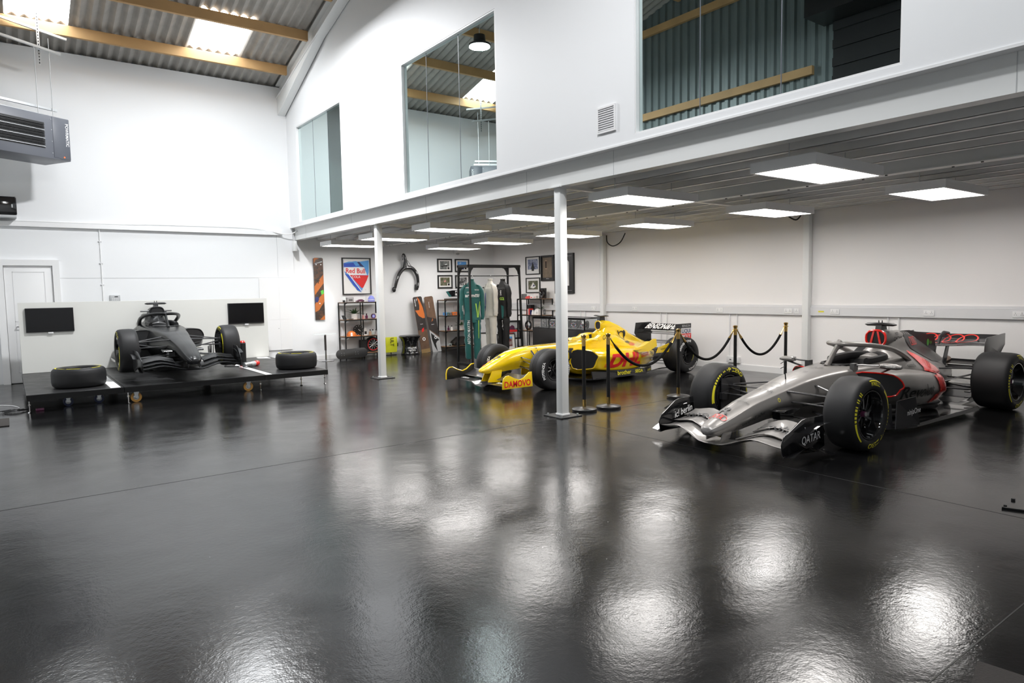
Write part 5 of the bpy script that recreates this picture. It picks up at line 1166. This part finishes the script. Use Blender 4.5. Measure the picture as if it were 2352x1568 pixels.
# leaning planks
def plank(label, x, m_, tilt=.105):
    t = thing('skid_plank', label, 'plank', (x, 15.37, 0), math.radians(-6), None); t.rotation_euler = (-tilt, math.radians(-5.5), 0)
    O('board', G(m_).prism([(-.13, -.014, 0), (.13, -.014, 0), (.13, -.014, 1.44), (.10, -.014, 1.47), (-.10, -.014, 1.47), (-.13, -.014, 1.44)], (0, .014, 0)), t, sm=False); return t
t = plank('worn dark floor plank with an orange wing shape leaning on the back wall', 8.655, 'plank_wood')
g = G('plank_dark'); y = -.0145; q(g, 'plank_dark', [(-.13, .60), (.13, .60), (.13, 1.44), (.10, 1.47), (-.10, 1.47), (-.13, 1.44)], y); q(g, 'orange', [(-.12, 1.12), (.0, 1.12), (.02, 1.24), (-.01, 1.47), (.05, 1.38), (.11, 1.18), (.13, 1.0), (.125, .90), (.06, .90), (-.04, .97)], y-.0005); q(g, 'plank_tan', rect(-.13, .13, 0, .10), y); q(g, 'red_ink', [(-.02, .62), (.05, .66), (.04, .56), (-.03, .54)], y-.0005)
g.m('white_ink').text('McLAREN', lambda u, v: V((-.075-v, y-.0006, 1.32+u)), .03, w=.18, bold=.02).text('F', plane((-.03, y-.0006, 1.36), (1, 0, 0), (0, 0, 1)), .06).text('bwin', plane((0, y-.0006, .74), (1, 0, 0), (0, 0, 1)), .03).mapped(*ring2(0, .36, .045, .045, .02, 20), plane((0, y-.0006, 0), (1, 0, 0), (0, 0, 1)))
O('print', g, t, sm=False)
t = plank('worn brown floor plank with a silver and black lower half leaning on the back wall', 8.985, 'plank_wood')
g = G('plank_dark'); q(g, 'plank_dark', [(-.13, .62), (.13, .40), (.13, .86), (-.13, .95)], y); q(g, 'grey_plastic', [(-.13, 0), (.13, 0), (.13, .36), (-.13, .60)], y-.0005); q(g, 'black_ink', [(-.10, .52), (.12, .30), (.05, .28), (.0, .22), (.02, 0), (-.05, .15), (-.10, .35)], y-.001); q(g, 'orange_ink', [(-.03, .80), (.02, .90), (.03, .84)], y-.0005)
g.m('white_ink').mapped(*ring2(.02, .38, .04, .04, .018, 20), plane((0, y-.0012, 0), (1, 0, 0), (0, 0, 1))); g.text('bwin', plane((0, y-.0006, .72), (1, 0, 0), (0, 0, 1)), .03).text('chrome', lambda u, v: V((-.01-v, y-.0006, 1.25+u)), .025, w=.16)
O('print', g, t, sm=False)
# stool made from a wheel rim, yellow end plate
t = thing('rim_stool', 'glossy black drum stool with white lettering on the floor', 'stool', (8.17, 15.32, 0))
O('drum', G('black_gloss').lathe([(.001, 0), (.235, 0), (.24, .03), (.225, .06), (.20, .20), (.205, .32), (.25, .40), (.285, .44), (.29, .46), (.27, .475)], (0, 0, 0), (0, 0, 1), 40), t); O('seat_top', G('black_satin').lathe([(.275, .465), (.26, .48), (.001, .485)], (0, 0, 0), (0, 0, 1), 40), t)
def cyl_fn(R, a0, z0): return lambda u, v: V((R*math.cos(a0+u/R), R*math.sin(a0+u/R), z0+v))
g = G('white_ink'); a0 = math.radians(-105); g.text('WILLIAMS', cyl_fn(.232, a0, .155), .045, w=.24, bold=.03).text('RACING', cyl_fn(.235, a0, .10), .04, w=.18, bold=.03)
for k in (-.12, 0, .12): g.mapped(*patch2([(k-.03, 0), (k+.03, 0), (k+.03, .012), (k-.03, .012)], .02), cyl_fn(.243, a0, .045))
O('lettering', g, t, sm=False)
t = thing('end_plate_display', 'bright yellow racing end plate with black letters on a small stand', 'display', (7.70, 15.45, 0))
O('plate', G('lime').loft([[(-.15+.01*k, -.03*math.sin(k*.5), z) for k in (0,)]+[(.16, -.03*math.sin(k*.5), z), (.16, -.03*math.sin(k*.5)+.015, z), (-.15, -.03*math.sin(k*.5)+.015, z)] for k, z in enumerate((.07, .15, .25, .35, .42, .455))]), t)
g = G('black_ink'); g.text('RENAULT', lambda u, v: V((.0+v, -.042, .26-u)), .10, w=.52, bold=.02); g2 = G('black_ink'); g2.text('ULT', lambda u, v: V((-.03+v, -.036, .33-u)), .10, w=.21, bold=.01); O('lettering', g2, t, sm=False)
O('stand', G('black_satin').box(-.01, .01, 0, .02, .01, .08).box(-.12, .12, -.06, .06, 0, .012), t, bev=.004)
t = thing('wall_socket', 'dark socket plate low on the back wall between yellow plate and drum stool', 'socket', (7.93, WY, .24)); O('plate', G('grey_ink').box(-.07, .07, -.02, 0, -.045, .045), t, bev=.006)
# glass table
t = thing('glass_table', 'small round glass topped pedestal table beside the right stage tyre', 'table', (5.93, 15.3, 0))
O('table_top', G('clear_glass').lathe([(.001, .625), (.28, .625), (.284, .63), (.28, .636), (.001, .636)], (0, 0, 0), (0, 0, 1), 40), t); O('pedestal', G('chrome').cyl((0, 0, .02), (0, 0, .62), .022, n=16).m('mat_brown').cyl((0, 0, .25), (0, 0, .60), .024, n=16), t); O('foot', G('chrome').lathe([(.001, 0), (.19, 0), (.19, .008), (.03, .02), (.001, .02)], (0, 0, 0), (0, 0, 1), 36), t)
# skateboard
t = thing('skateboard', 'black skateboard deck propped on its side against the left shelf', 'skateboard', (6.52, 15.12, .02)); t.rotation_euler = (math.radians(-8), math.radians(-1.5), 0)
pts = [(-.40+.115+.115*math.cos(a), .12+.115*math.sin(a)) for a in [PI/2+PI*k/14 for k in range(15)]]+[(.40-.115+.115*math.cos(a), .12+.115*math.sin(a)) for a in [-PI/2+PI*k/14 for k in range(15)]]
O('deck', G('black_satin').prism([(x, 0, z+.005) for x, z in pts], (0, .012, 0)), t, bev=.003)
g = G('zinc')
for cx in (-.23, .12):
    for dx in (-.03, .03):
        for dz in (-.025, .025): g.cyl((cx+dx, 0, .125+dz), (cx+dx, -.003, .125+dz), .005, n=8)
O('truck_bolt', g, t)

# ================================================================ SHELVES
def shelf(label, loc, rz, w=1.0, d=.37, h=1.36):
    t = thing('shelf_unit', label, 'shelf', loc, rz, 'black metal shelf units with wooden boards'); a = .012
    for sx in (-1, 1):
        for sy in (-d/2, d/2): O('upright', G('black_metal').box(sx*(w/2-a)-a, sx*(w/2-a)+a, sy-a, sy+a, 0, h-.02), t, sm=False)
    O('front_bar', G('black_metal').box(-.10, -.08, -d/2-.008, -d/2+.008, 0, h-.02), t, sm=False); O('rear_bar', G('black_metal').box(.13, .15, d/2-.008, d/2+.008, 0, h-.02), t, sm=False)
    for z in (.125, .54, .945, h):
        o = O('shelf_board', G('shelf_wood').box(-w/2+.012, w/2-.012, -d/2+.01, d/2-.01, z-.014, z), t, sm=False)
        g = G('black_metal').box(-w/2, w/2, -d/2-.006, -d/2+.01, z-.026, z-.002).box(-w/2, w/2, d/2-.01, d/2+.006, z-.026, z-.002).box(-w/2, -w/2+.02, -d/2, d/2, z-.026, z-.014).box(w/2-.02, w/2, -d/2, d/2, z-.026, z-.014)
        for sx in (-1, 1): g.prism([(sx*(w/2-.024), -d/2-.002, z-.026), (sx*(w/2-.085), -d/2-.002, z-.026), (sx*(w/2-.04), -d/2-.002, z-.042), (sx*(w/2-.024), -d/2-.002, z-.09)], (0, .006, 0))
        O('board_rim', g, t, sm=False)
    return t
shelf('black shelf unit on the back wall under the framed body panel', (6.89, 15.40, 0), 0)
shelf('black shelf unit on the back wall under the four framed photos', (9.66, 15.40, 0), 0)
shelf('black shelf unit on the side wall beside the display case', (10.85, 13.56, 0), -PI/2)

def small(name, label, cat, loc, parts, rz=0.0, group=None):
    t = thing(name, label, cat, loc, rz, group)
    for nm_, g in parts: O(nm_, g, t, ang=45)
    return t
def bottle(m_, cap, r=.03, h=.15): return [('body', G(m_).lathe([(.001, 0), (r, 0), (r, h*.55), (r*.4, h*.68), (r*.4, h*.82)], (0, 0, 0), (0, 0, 1), 16)), ('cap', G(cap).cyl((0, 0, h*.82), (0, 0, h), r*.5, n=12))]
def carton(m_, w, d, h, m2=None):
    p = [('carton', G(m_).box(-w/2, w/2, -d/2, d/2, 0, h))]
    if m2: p.append(('print', G(m2).box(-w*.3, w*.3, -d/2-.001, -d/2, h*.25, h*.6)))
    return p
def plant(label, loc, n, L, r=.08, seed=1, leafm='leaf', up=.8):
    t = thing('potted_plant', label, 'plant', loc); O('pot', G('pot_white').lathe([(.001, 0), (r*.8, 0), (r, .13), (r*.93, .135), (r*.9, .115), (.001, .115)], (0, 0, 0), (0, 0, 1), 24), t)
    g = G(leafm); rd = random.Random(seed)
    for k in range(n):
        a = 2*PI*k/n+rd.random()*.5; l = L*(.65+.5*rd.random()); e = up*(.55+.7*rd.random()); rows = []
        for i in range(7):
            s_ = i/6; rr = l*(s_*math.cos(e*(1-.35*s_))); z = .115+l*(math.sin(e)*s_-.55*s_*s_*(1.25-e)); w_ = .017*math.sin(PI*min(1, .12+s_*.88))+.001
            c, s2 = math.cos(a), math.sin(a); rows.append([(rr*c-w_*s2, rr*s2+w_*c, z), (rr*c, rr*s2, z-.004), (rr*c+w_*s2, rr*s2-w_*c, z)])
        g.grid(rows)
    O('foliage', g, t)
S1 = (1.36, .945, .54, .125)
Y1 = 15.38
small('trophy_bottle', 'clear and dark bottle on the left end of the left shelf top', 'bottle', (6.46, Y1, S1[0]), [('body', G('clear_glass').lathe([(.001, .05), (.035, .05), (.05, .11), (.055, .13), (.03, .13)], (0, 0, 0), (0, 0, 1), 16)), ('base', G('black_satin').cyl((0, 0, 0), (0, 0, .05), .03, n=16))])
small('grey_case', 'grey box with a small logo on the left shelf top', 'box', (6.61, Y1, S1[0]), carton('grey_box', .16, .10, .12, 'grey_ink'))
small('model_car', 'small dark red model car on the left shelf top', 'model car', (6.87, Y1, S1[0]), [('body', G('plum').loft([[(x, -.045, z0), (x, .045, z0), (x, .035, z1), (x, -.035, z1)] for x, z0, z1 in ((-.10, .01, .025), (-.06, .008, .04), (-.02, .008, .062), (.04, .008, .065), (.085, .008, .045), (.10, .012, .03))])), ('wheel', G('black_matt').cyl((-.06, -.048, .016), (-.06, .048, .016), .016, n=12)), ('wheel', G('black_matt').cyl((.06, -.048, .016), (.06, .048, .016), .016, n=12))])
small('violet_dome', 'blue violet dome with a white band on the left shelf top', 'dome', (7.17, Y1, S1[0]), [('dome', G('lavender').lathe([(.08, 0), (.085, .03), (.082, .07), (.06, .12), (.03, .145), (.001, .15)], (0, 0, 0), (0, 0, 1), 28)), ('band', G('white_ink').lathe([(.086, .042), (.087, .055)], (0, 0, 0), (0, 0, 1), 28))])
small('acrylic_case', 'clear acrylic cover standing around the blue violet dome', 'case', (7.17, Y1, S1[0]), [('cover', G('clear_acrylic').box(-.11, .11, -.11, .11, .001, .19))])
small('photo_stand', 'small black slanted frame on the second board of the left shelf', 'frame', (6.47, Y1, S1[1]), [('frame', G('black_satin').prism([(-.05, -.02, 0), (.04, -.02, 0), (.02, .03, .10), (-.07, .03, .10)], (0, .012, 0)))])
small('sunglasses', 'dark folded glasses lying on the second board of the left shelf', 'glasses', (6.58, 15.28, S1[1]), [('frame', G('black_satin').tube([(-.06, 0, .015), (0, -.01, .012), (.06, 0, .015)], .010, 6))])
plant('spiky green plant in a white pot on the second board of the left shelf', (6.71, Y1, S1[1]), 26, .24, .085, 3)
for x, m_, lb in ((6.94, 'pink', 'small pink bottle beside the plant on the left shelf'), (7.03, 'plum', 'small dark violet bottle right of the plant on the left shelf')): small('perfume_bottle', lb, 'bottle', (x, Y1, S1[1]), bottle(m_, 'black_satin', .032, .13), 0, 'small bottles on the left shelf')
small('disc_plaque', 'round violet plaque on the second board of the left shelf', 'plaque', (7.21, Y1, S1[1]), [('disc', G('plum').lathe([(.001, -.012), (.06, -.012), (.06, .012), (.001, .012)], (0, 0, .06), (0, 1, 0), 28)), ('face', G('lavender').lathe([(.001, 0), (.042, 0)], (0, -.0125, .06), (0, 1, 0), 28)), ('star', G('white_ink').poly([(0, -.0135, .09), (-.018, -.0135, .04), (0, -.0135, .05), (.018, -.0135, .04)]))])
small('white_card', 'blank white card at the right end of the second left shelf board', 'card', (7.31, 15.42, S1[1]), [('card', G('paper_white').box(-.03, .03, 0, .004, 0, .13))])
small('bump_cap', 'orange helmet shaped cap on the third board of the left shelf', 'cap', (6.62, Y1, S1[2]), [('crown', G('orange').lathe([(.11, 0), (.112, .05), (.085, .10), (.04, .125), (.001, .13)], (0, 0, 0), (0, 0, 1), 26)), ('peak', G('orange').loft([[(.09, -.09, .0), (.09, .05, .0), (.09, .05, .03), (.09, -.09, .03)], [(.22, -.06, .0), (.22, .02, .0), (.22, .02, .012), (.22, -.06, .012)]])), ('badge', G('paper_white').prism([(-.06, -.105, .01), (-.02, -.115, .01), (-.02, -.10, .09), (-.05, -.085, .09)], (0, -.004, 0)))])
small('dial_clock', 'round black dial clock on the third board of the left shelf', 'clock', (6.83, 15.45, S1[2]), [('dial', G('black_satin').lathe([(.001, -.02), (.125, -.02), (.13, -.012), (.13, .02), (.001, .02)], (0, 0, .132), (0, 1, 0), 36)), ('hand', G('white_ink').prism([(-.01, -.022, .15), (.0, -.022, .16), (.08, -.022, .09), (.075, -.022, .085)], (0, -.002, 0))), ('marks', (lambda g: [g.cb((.105*math.sin(a), -.0215, .132+.105*math.cos(a)), (.012, .002, .012)) for a in [2*PI*k/12 for k in range(12)]] and g)(G('white_ink')))])
small('tag_card', 'white card with a black square on the third board of the left shelf', 'card', (6.99, Y1, S1[2]), [('card', G('paper_white').prism([(-.045, 0, 0), (.045, 0, 0), (.04, 0, .16), (.02, 0, .19), (-.02, 0, .19), (-.04, 0, .16)], (0, .006, 0))), ('square', G('black_ink').box(-.03, .03, -.001, 0, .03, .10))])
for x, m_, lb in ((7.11, 'skin_tan', 'small tan figurine with a dark cap on the third board of the left shelf'), (7.18, 'clear_glass', 'small clear flask with a tan base on the third board of the left shelf'), (7.27, 'grey_box', 'small grey draped flask at the right end of the third left shelf board')): small('figurine', lb, 'figurine', (x, Y1, S1[2]), bottle(m_, 'black_satin', .034, .14), 0, 'figurines on the left shelf')
small('wheel_clock', 'black wheel with a red rim standing on the bottom board of the left shelf', 'wheel', (7.17, 15.40, S1[3]), [('tyre', G('rubber').lathe([(.13, -.05), (.17, -.055), (.185, -.03), (.185, .05), (.13, .05)], (0, 0, .186), (0, 1, 0), 40)), ('rim', G('red_ink').lathe([(.132, -.056), (.148, -.0575)], (0, 0, .186), (0, 1, 0), 40)), ('hub', (lambda g: [g.tube([(0, -.05, .186), (.12*math.cos(a), -.045, .186+.12*math.sin(a))], .008, 6) for a in [2*PI*k/10 for k in range(10)]] and g)(G('black_satin').lathe([(.001, -.02), (.13, -.02)], (0, 0, .186), (0, 1, 0), 32).m('zinc').cyl((0, -.058, .186), (0, -.045, .186), .022, n=14)))])
small('storage_box', 'dark box behind the wheel on the bottom board of the left shelf', 'box', (6.97, 15.46, S1[3]), carton('black_matt', .16, .2, .30))
# second shelf
t = small('wing_section', 'black and green front wing end piece with white letters on top of the middle shelf', 'wing piece', (9.62, 15.40, 1.385), [('base', G('mat_brown').box(-.30, .35, -.10, .10, -.024, .004)), ('plate', G('black_gloss').prism([(-.20, 0, .05), (.40, 0, .06), (.42, 0, .22), (-.10, 0, .22), (-.30, 0, .19)], (0, .012, 0)))])
g = G('teal').poly([(-.295, -.001, .188), (-.24, -.001, .205), (-.13, -.001, .055), (-.20, -.001, .051)]); g.m('white_ink').text('PETRO', plane((.16, -.001, .165), (1, 0, 0), (0, 0, 1)), .04, w=.34, bold=.03).text('SAP', plane((.10, -.001, .085), (1, 0, 0), (0, 0, 1)), .055, w=.24, bold=.04); O('print', g, t, sm=False)
for x, m_, h, lb in ((9.26, 'sky_ink', .08, 'small blue box on the second board of the middle shelf'), (9.34, 'teal', .075, 'small green box on the second board of the middle shelf'), (9.42, 'grey_ink', .07, 'small dark box on the second board of the middle shelf'), (9.55, 'orange', .085, 'orange box on the second board of the middle shelf'), (9.72, 'black_satin', .09, 'small black box on the second board of the middle shelf')): small('toy_box', lb, 'box', (x, Y1, S1[1]), carton(m_, .075 if x != 9.55 else .14, .08, h, 'photo_race'), 0, 'boxes on the middle shelf')
for x, m_, lb in ((9.26, 'clear_glass', 'clear bottle with dark cap on the third board of the middle shelf'), (9.36, 'plum', 'small red and dark bottle on the third board of the middle shelf'), (9.46, 'paper_white', 'white bottle on the third board of the middle shelf')): small('perfume_bottle', lb, 'bottle', (x, Y1, S1[2]), bottle(m_, 'black_satin', .03, .13), 0, 'bottles on the middle shelf')
plant('leafy green plant in a white pot on the third board of the middle shelf', (9.74, Y1, S1[2]), 22, .2, .07, 5, 'leaf', .7)
small('model_motorbike', 'large dark brown model vehicle on the bottom board of the middle shelf', 'model vehicle', (9.72, Y1, S1[3]), [('body', G('mat_brown').loft([[(x, -.09, z0), (x, .09, z0), (x, .07, z1), (x, -.07, z1)] for x, z0, z1 in ((-.26, .05, .12), (-.18, .03, .17), (-.10, .03, .23), (.12, .03, .24), (.24, .04, .17), (.28, .06, .12))])), ('wheel', G('black_matt').cyl((-.17, -.1, .05), (-.17, .1, .05), .05, n=16)), ('wheel', G('black_matt').cyl((.18, -.1, .05), (.18, .1, .05), .05, n=16))])
small('photo_stand', 'small clear photo block on the bottom board of the middle shelf', 'frame', (9.34, 15.3, S1[3]), carton('clear_glass', .10, .05, .08, 'black_ink'))
# third shelf (side wall): x is depth, positions run along y
X3 = 10.84
small('grey_cube', 'small dark grey cube at the far end of the side shelf top', 'box', (X3, 13.98, S1[0]), carton('grey_ink', .10, .10, .12), -PI/2)
small('model_car', 'bright red model on the side shelf top', 'model car', (X3, 13.80, S1[0]), [('body', G('red_paint').loft([[(x, -.05, z0), (x, .05, z0), (x, .04, z1), (x, -.04, z1)] for x, z0, z1 in ((-.08, .0, .03), (-.05, 0, .05), (.03, 0, .07), (.08, 0, .03))])), ('cover', G('clear_acrylic').box(-.11, .11, -.08, .08, 0, .13))], -PI/2)
for y_, lb in ((13.63, 'white and red card box on the side shelf top'), (13.50, 'white card box right of the red model on the side shelf top')): small('card_box', lb, 'box', (X3, y_, S1[0]), carton('paper_white', .11, .08, .07, 'red_ink' if y_ > 13.6 else 'pink'), -PI/2, 'card boxes on the side shelf')
small('wheel_plaque', 'dark square plaque with a wheel relief on the side shelf top', 'plaque', (10.88, 13.28, S1[0]), [('panel', G('black_satin').box(-.13, .13, 0, .03, 0, .26)), ('wheel', G('carbon_gloss').lathe([(.05, -.03), (.10, -.035), (.115, -.01), (.115, 0)], (0, 0, .13), (0, 1, 0), 28)), ('spoke', G('zinc').prism([(-.07, -.036, .16), (-.01, -.036, .12), (-.01, -.036, .14), (-.06, -.036, .18)], (0, .004, 0)))], -PI/2)
small('black_box', 'black box at the far end of the second side shelf board', 'box', (10.9, 13.80, S1[1]), carton('black_matt', .18, .12, .25), -PI/2)
for i, (m_, h, lb) in enumerate((('red_ink', .13, 'red book on the second side shelf board'), ('paper_white', .15, 'white book on the second side shelf board'), ('pink', .15, 'pink book on the second side shelf board'), ('red_flat', .16, 'bright red tall book on the second side shelf board'), ('navy_ink', .12, 'blue book on the second side shelf board'))): small('book', lb, 'book', (10.80, 13.76-.036*i, S1[1]), carton(m_, .03, .12, h), -PI/2, 'books on the side shelf')
for y_, r_, lb in ((13.56, .04, 'white pear shaped candle on the second side shelf board'), (13.47, .045, 'white round candle on the second side shelf board')): small('candle', lb, 'candle', (10.79, y_, S1[1]), [('body', G('pot_white').lathe([(.001, 0), (r_, 0), (r_, .05), (r_*.6, .09), (r_*.4, .12), (.001, .13)], (0, 0, 0), (0, 0, 1), 18))], 0, 'candles on the side shelf')
small('ring_card', 'white box with a black ring on the second side shelf board', 'box', (10.80, 13.36, S1[1]), [('carton', G('paper_white').box(-.06, .06, -.04, .04, 0, .15)), ('ring', (lambda g: g.mapped(*ring2(0, .05, .028, .028, .009, 20), plane((0, -.041, 0), (1, 0, 0), (0, 0, 1))))(G('black_ink')))], -PI/2)
plant('leafy plant in a white pot on the second side shelf board', (10.93, 13.42, S1[1]), 16, .17, .05, 9, 'leaf', .9)
small('award', 'clear award with a dark figure near the right end of the second side shelf board', 'award', (10.84, 13.14, S1[1]), [('block', G('clear_acrylic').box(-.05, .05, -.03, .03, 0, .16)), ('figure', G('black_satin').tube([(0, 0, .01), (.01, 0, .07), (0, 0, .14)], [.02, .008, .02], 8))], -PI/2)
small('desk_fan', 'round chrome and black disc on the third side shelf board', 'disc', (10.80, 13.78, S1[2]), [('ring', G('black_gloss').lathe([(.10, -.02), (.125, -.01), (.125, .02), (.10, .02)], (0, 0, .128), (0, 1, 0), 32)), ('dish', G('chrome').lathe([(.001, -.03), (.04, -.028), (.10, 0)], (0, 0, .128), (0, 1, 0), 28))], -PI/2)
small('dark_cube', 'small dark cube on the third side shelf board', 'box', (10.82, 13.42, S1[2]), carton('mat_brown', .08, .08, .11), -PI/2)
small('photo_stand', 'black upright frame on the third side shelf board behind the case', 'frame', (10.85, 13.2, S1[2]), [('frame', G('black_satin').box(-.10, .10, 0, .03, 0, .34)), ('picture', G('photo_mono').box(-.075, .075, -.001, 0, .04, .30))], -PI/2)
plant('small dark plant on the floor left of the display case', (10.55, 13.05, 0), 14, .22, .07, 13, 'leaf', .9)

# ================================================================ FRAMES ON THE SIDE WALL
def side_frame(name, label, cat, y0, y1, z0, z1, fw=.025, dep=.03, mount='paper_white', g_=None): return frame(name, label, cat, (XW, (y0+y1)/2, (z0+z1)/2), -PI/2, abs(y0-y1), z1-z0, fw, dep, mount, g_)
t = side_frame('framed_photo', 'framed blue toned photo with a mount, upper left on the side wall', 'framed photo', 14.17, 13.58, 1.98, 2.45, .025, .03, 'paper_white', 'framed photos on the side wall'); art(t, -.0125, [('photo_blue', rect(-.21, .21, -.10, .16)), ('black_ink', [(-.08, -.08), (0, .10), (.08, -.08)]), ('black_ink', rect(-.05, .05, -.14, -.08))])
t = side_frame('framed_photo', 'framed photo of a white machine on grass, lower left on the side wall', 'framed photo', 14.17, 13.58, 1.50, 1.90, .025, .03, 'paper_white', 'framed photos on the side wall'); art(t, -.0125, [('photo_green', rect(-.20, .20, -.11, .12)), ('paper_white', [(-.12, -.06), (0, .08), (.12, -.04), (.02, -.08)]), ('navy_ink', [(-.02, -.03), (.04, .03), (.08, -.02)])])
t = side_frame('framed_print', 'tall black framed brown print beside the white column on the side wall', 'framed print', 13.53, 13.02, 1.80, 2.45, .03, .035, 'black_satin'); art(t, -.0135, [('brown_photo', rect(-.19, .17, -.24, .27)), ('skin_tan', rect(-.10, -.02, -.02, .20)), ('mat_brown', rect(-.09, -.03, .0, .18))]); g = G('white_ink'); g.text('FORMULA', plane((0, -.015, -.275), (1, 0, 0), (0, 0, 1)), .02); O('caption', g, t, sm=False)
t = side_frame('framed_jersey', 'large black framed pale jersey half hidden by the near white column', 'framed jersey', 12.95, 12.26, 1.48, 2.46, .03, .06, 'black_satin'); art(t, -.025, [('paper_white', [(-.24, -.30), (.16, -.30), (.16, .28), (.10, .33), (-.12, .36), (-.24, .28)]), ('grey_plastic', rect(-.25, .26, -.42, -.415)), ('grey_plastic', rect(-.25, .26, .42, .425))], 'jersey')
# leaning framed photos
tag(O('plinth_box', G('black_matt').box(10.45, 10.86, 14.42, 14.62, 0, .27), bev=.006), 'low black box behind the leaning framed race photos', 'box')
t = frame('framed_photo', 'black framed photo of a red racing car leaning by the side shelf', 'framed photo', (10.70, 14.38, .53), math.radians(-18), .50, .50, .045, .03, 'grey_plastic', 'leaning framed photos', -.10); art(t, -.0125, [('photo_grey', rect(-.18, .18, -.17, .17)), ('grey_plastic', rect(-.18, .18, .05, .17)), ('red_ink', [(-.17, -.06), (.17, -.05), (.17, .0), (-.10, .01), (-.17, -.02)]), ('plum', [(-.08, .01), (.10, .0), (.08, .10), (.02, .13), (-.06, .08)]), ('red_ink', rect(-.15, .04, -.16, -.08)), ('grey_plastic', rect(.08, .16, -.16, -.06))])
t = frame('framed_photo', 'black framed race start photo with white mount leaning by the side shelf', 'framed photo', (10.28, 14.05, .235), math.radians(-15), .50, .46, .02, .03, 'paper_white', 'leaning framed photos', -.12); art(t, -.0125, [('photo_race', rect(-.17, .17, -.10, .13)), ('sky_ink', rect(-.17, .17, .10, .15)), ('orange', [(-.02, -.04), (.03, .05), (.05, -.02), (.0, -.08)]), ('black_ink', [(-.10, -.10), (.10, -.10), (.06, -.04), (-.08, -.03)])])
t = frame('framed_photo', 'dark framed photo leaning behind the black racing suit', 'framed photo', (9.62, 14.05, .27), math.radians(-10), .30, .52, .025, .03, 'paper_white', 'leaning framed photos', -.10)

# ================================================================ DISPLAY CASE
t = thing('display_case', 'long black glass topped display case with steering wheels along the side wall', 'display case', (10.55, 11.99, 0), -PI/2)
L, D, H = 1.86, .58, .93
O('cabinet', G('black_satin').box(-L/2, L/2, -D/2, D/2, .0, .655), t, bev=.006)
g = G('black_metal')
for sx in (-1, 1):
    for sy in (-1, 1): g.cb((sx*(L/2-.012), sy*(D/2-.012), .79), (.024, .024, .27))
for z in (.66, H-.02):
    for sy in (-1, 1): g.box(-L/2, L/2, sy*(D/2-.012)-.012, sy*(D/2-.012)+.012, z-.0, z+.02 if z > .7 else z+.012)
    for sx in (-1, 1): g.box(sx*(L/2-.012)-.012, sx*(L/2-.012)+.012, -D/2, D/2, z, z+.02 if z > .7 else z+.012)
g.box(-L/2, L/2, -D/2, -D/2+.006, H-.045, H); g.box(-.32, -.30, -D/2, -D/2+.02, .66, H)
O('case_frame', g, t, sm=False)
O('glass_cover', G('clear_acrylic').box(-L/2+.01, L/2-.01, -D/2+.004, D/2-.004, .672, H-.001), t, sm=False)
O('backing', G('grey_plastic').box(-L/2+.02, L/2-.02, D/2-.02, D/2-.012, .67, H-.03), t, sm=False)
g = G('white_ink'); g.text('MCM', plane((.55, -D/2-.001, .36), (1, 0, 0), (0, 0, 1)), .12, w=.42, bold=.02); O('lettering', g, t, sm=False)
def swheel(x, lb, scr):
    w_ = thing('steering_wheel', lb, 'steering wheel', (10.55-.02, 11.99-x, .672), -PI/2, 'racing steering wheels in the case')
    g = G('black_satin').prism([(-.13, 0, .10), (-.10, 0, .17), (.10, 0, .17), (.13, 0, .10), (.09, 0, .03), (-.09, 0, .03)], (0, .03, 0)); O('hub_panel', g, w_, bev=.008)
    for s in (-1, 1): O('grip', G('carbon').tube(crs([(s*.10, .015, .175), (s*.145, .015, .16), (s*.155, .015, .10), (s*.135, .015, .035), (s*.10, .015, .02)], 4), .018, 10), w_)
    O('screen', G('paper_white' if scr else 'screen').box(-.045, .045, -.006, 0, .112, .165), w_, sm=False)
    rd = random.Random(int(x*100)); g = G('zinc')
    for k in range(14):
        g.m(['zinc', 'red_ink', 'sky_ink', 'white_ink', 'zinc'][k % 5]); a = 2*PI*k/14; g.cyl((.075*math.cos(a), 0, .085+.04*math.sin(a)), (.075*math.cos(a), -.008, .085+.04*math.sin(a)), .010, n=8)
    O('button', g, w_)
    O('stand', G('clear_acrylic').box(-.05, .05, .03, .09, 0, .08), w_, sm=False)
for x, lb, sc in ((.60, 'racing steering wheel with a lit white display at the right end of the case', True), (.27, 'dark racing steering wheel beside the one with the white display', False), (-.06, 'dark racing steering wheel behind the near white column in the case', False), (-.50, 'dark racing steering wheel in the left part of the case', False)): swheel(x, lb, sc)

# ================================================================ UNDER THE DECK: service drops
def drops(x, y, lb):
    t = thing('conduit_drop', lb, 'conduit', (x, y, 0), 0, 'triple conduit drops under the deck')
    for k in range(3):
        g = G('joist_grey').cyl((0, k*-.13, 2.86), (0, k*-.13, 3.03), .014, n=10).cyl((0, k*-.13, 2.84), (0, k*-.13, 2.865), .035, n=12).cyl((.03, k*-.13, 2.845), (.42, k*-.13, 2.845), .012, n=8); O('conduit', g, t)
drops(7.85, 3.56, 'three grey conduit elbows under the deck above the grey car'); drops(7.83, 8.68, 'three grey conduit elbows under the deck right of the near white column'); drops(6.1, 11.95, 'three grey conduit elbows under the deck left of the far white column')
g = G('black_matt').tube(crs([(10.98, 11.08, 2.78), (10.95, 11.02, 2.62), (10.94, 10.84, 2.53), (10.95, 10.62, 2.60), (10.98, 10.50, 2.79)], 6), .012, 8); tag(O('cable_loop', g), 'black cable loop hanging from the deck by the column behind the yellow car', 'cable')
g = G('black_matt').tube(crs([(10.97, 6.34, 2.84), (10.93, 6.45, 2.70), (10.88, 6.65, 2.835)], 6), .012, 8); tag(O('cable_loop', g), 'black cable loop under the deck at the column behind the grey car', 'cable')
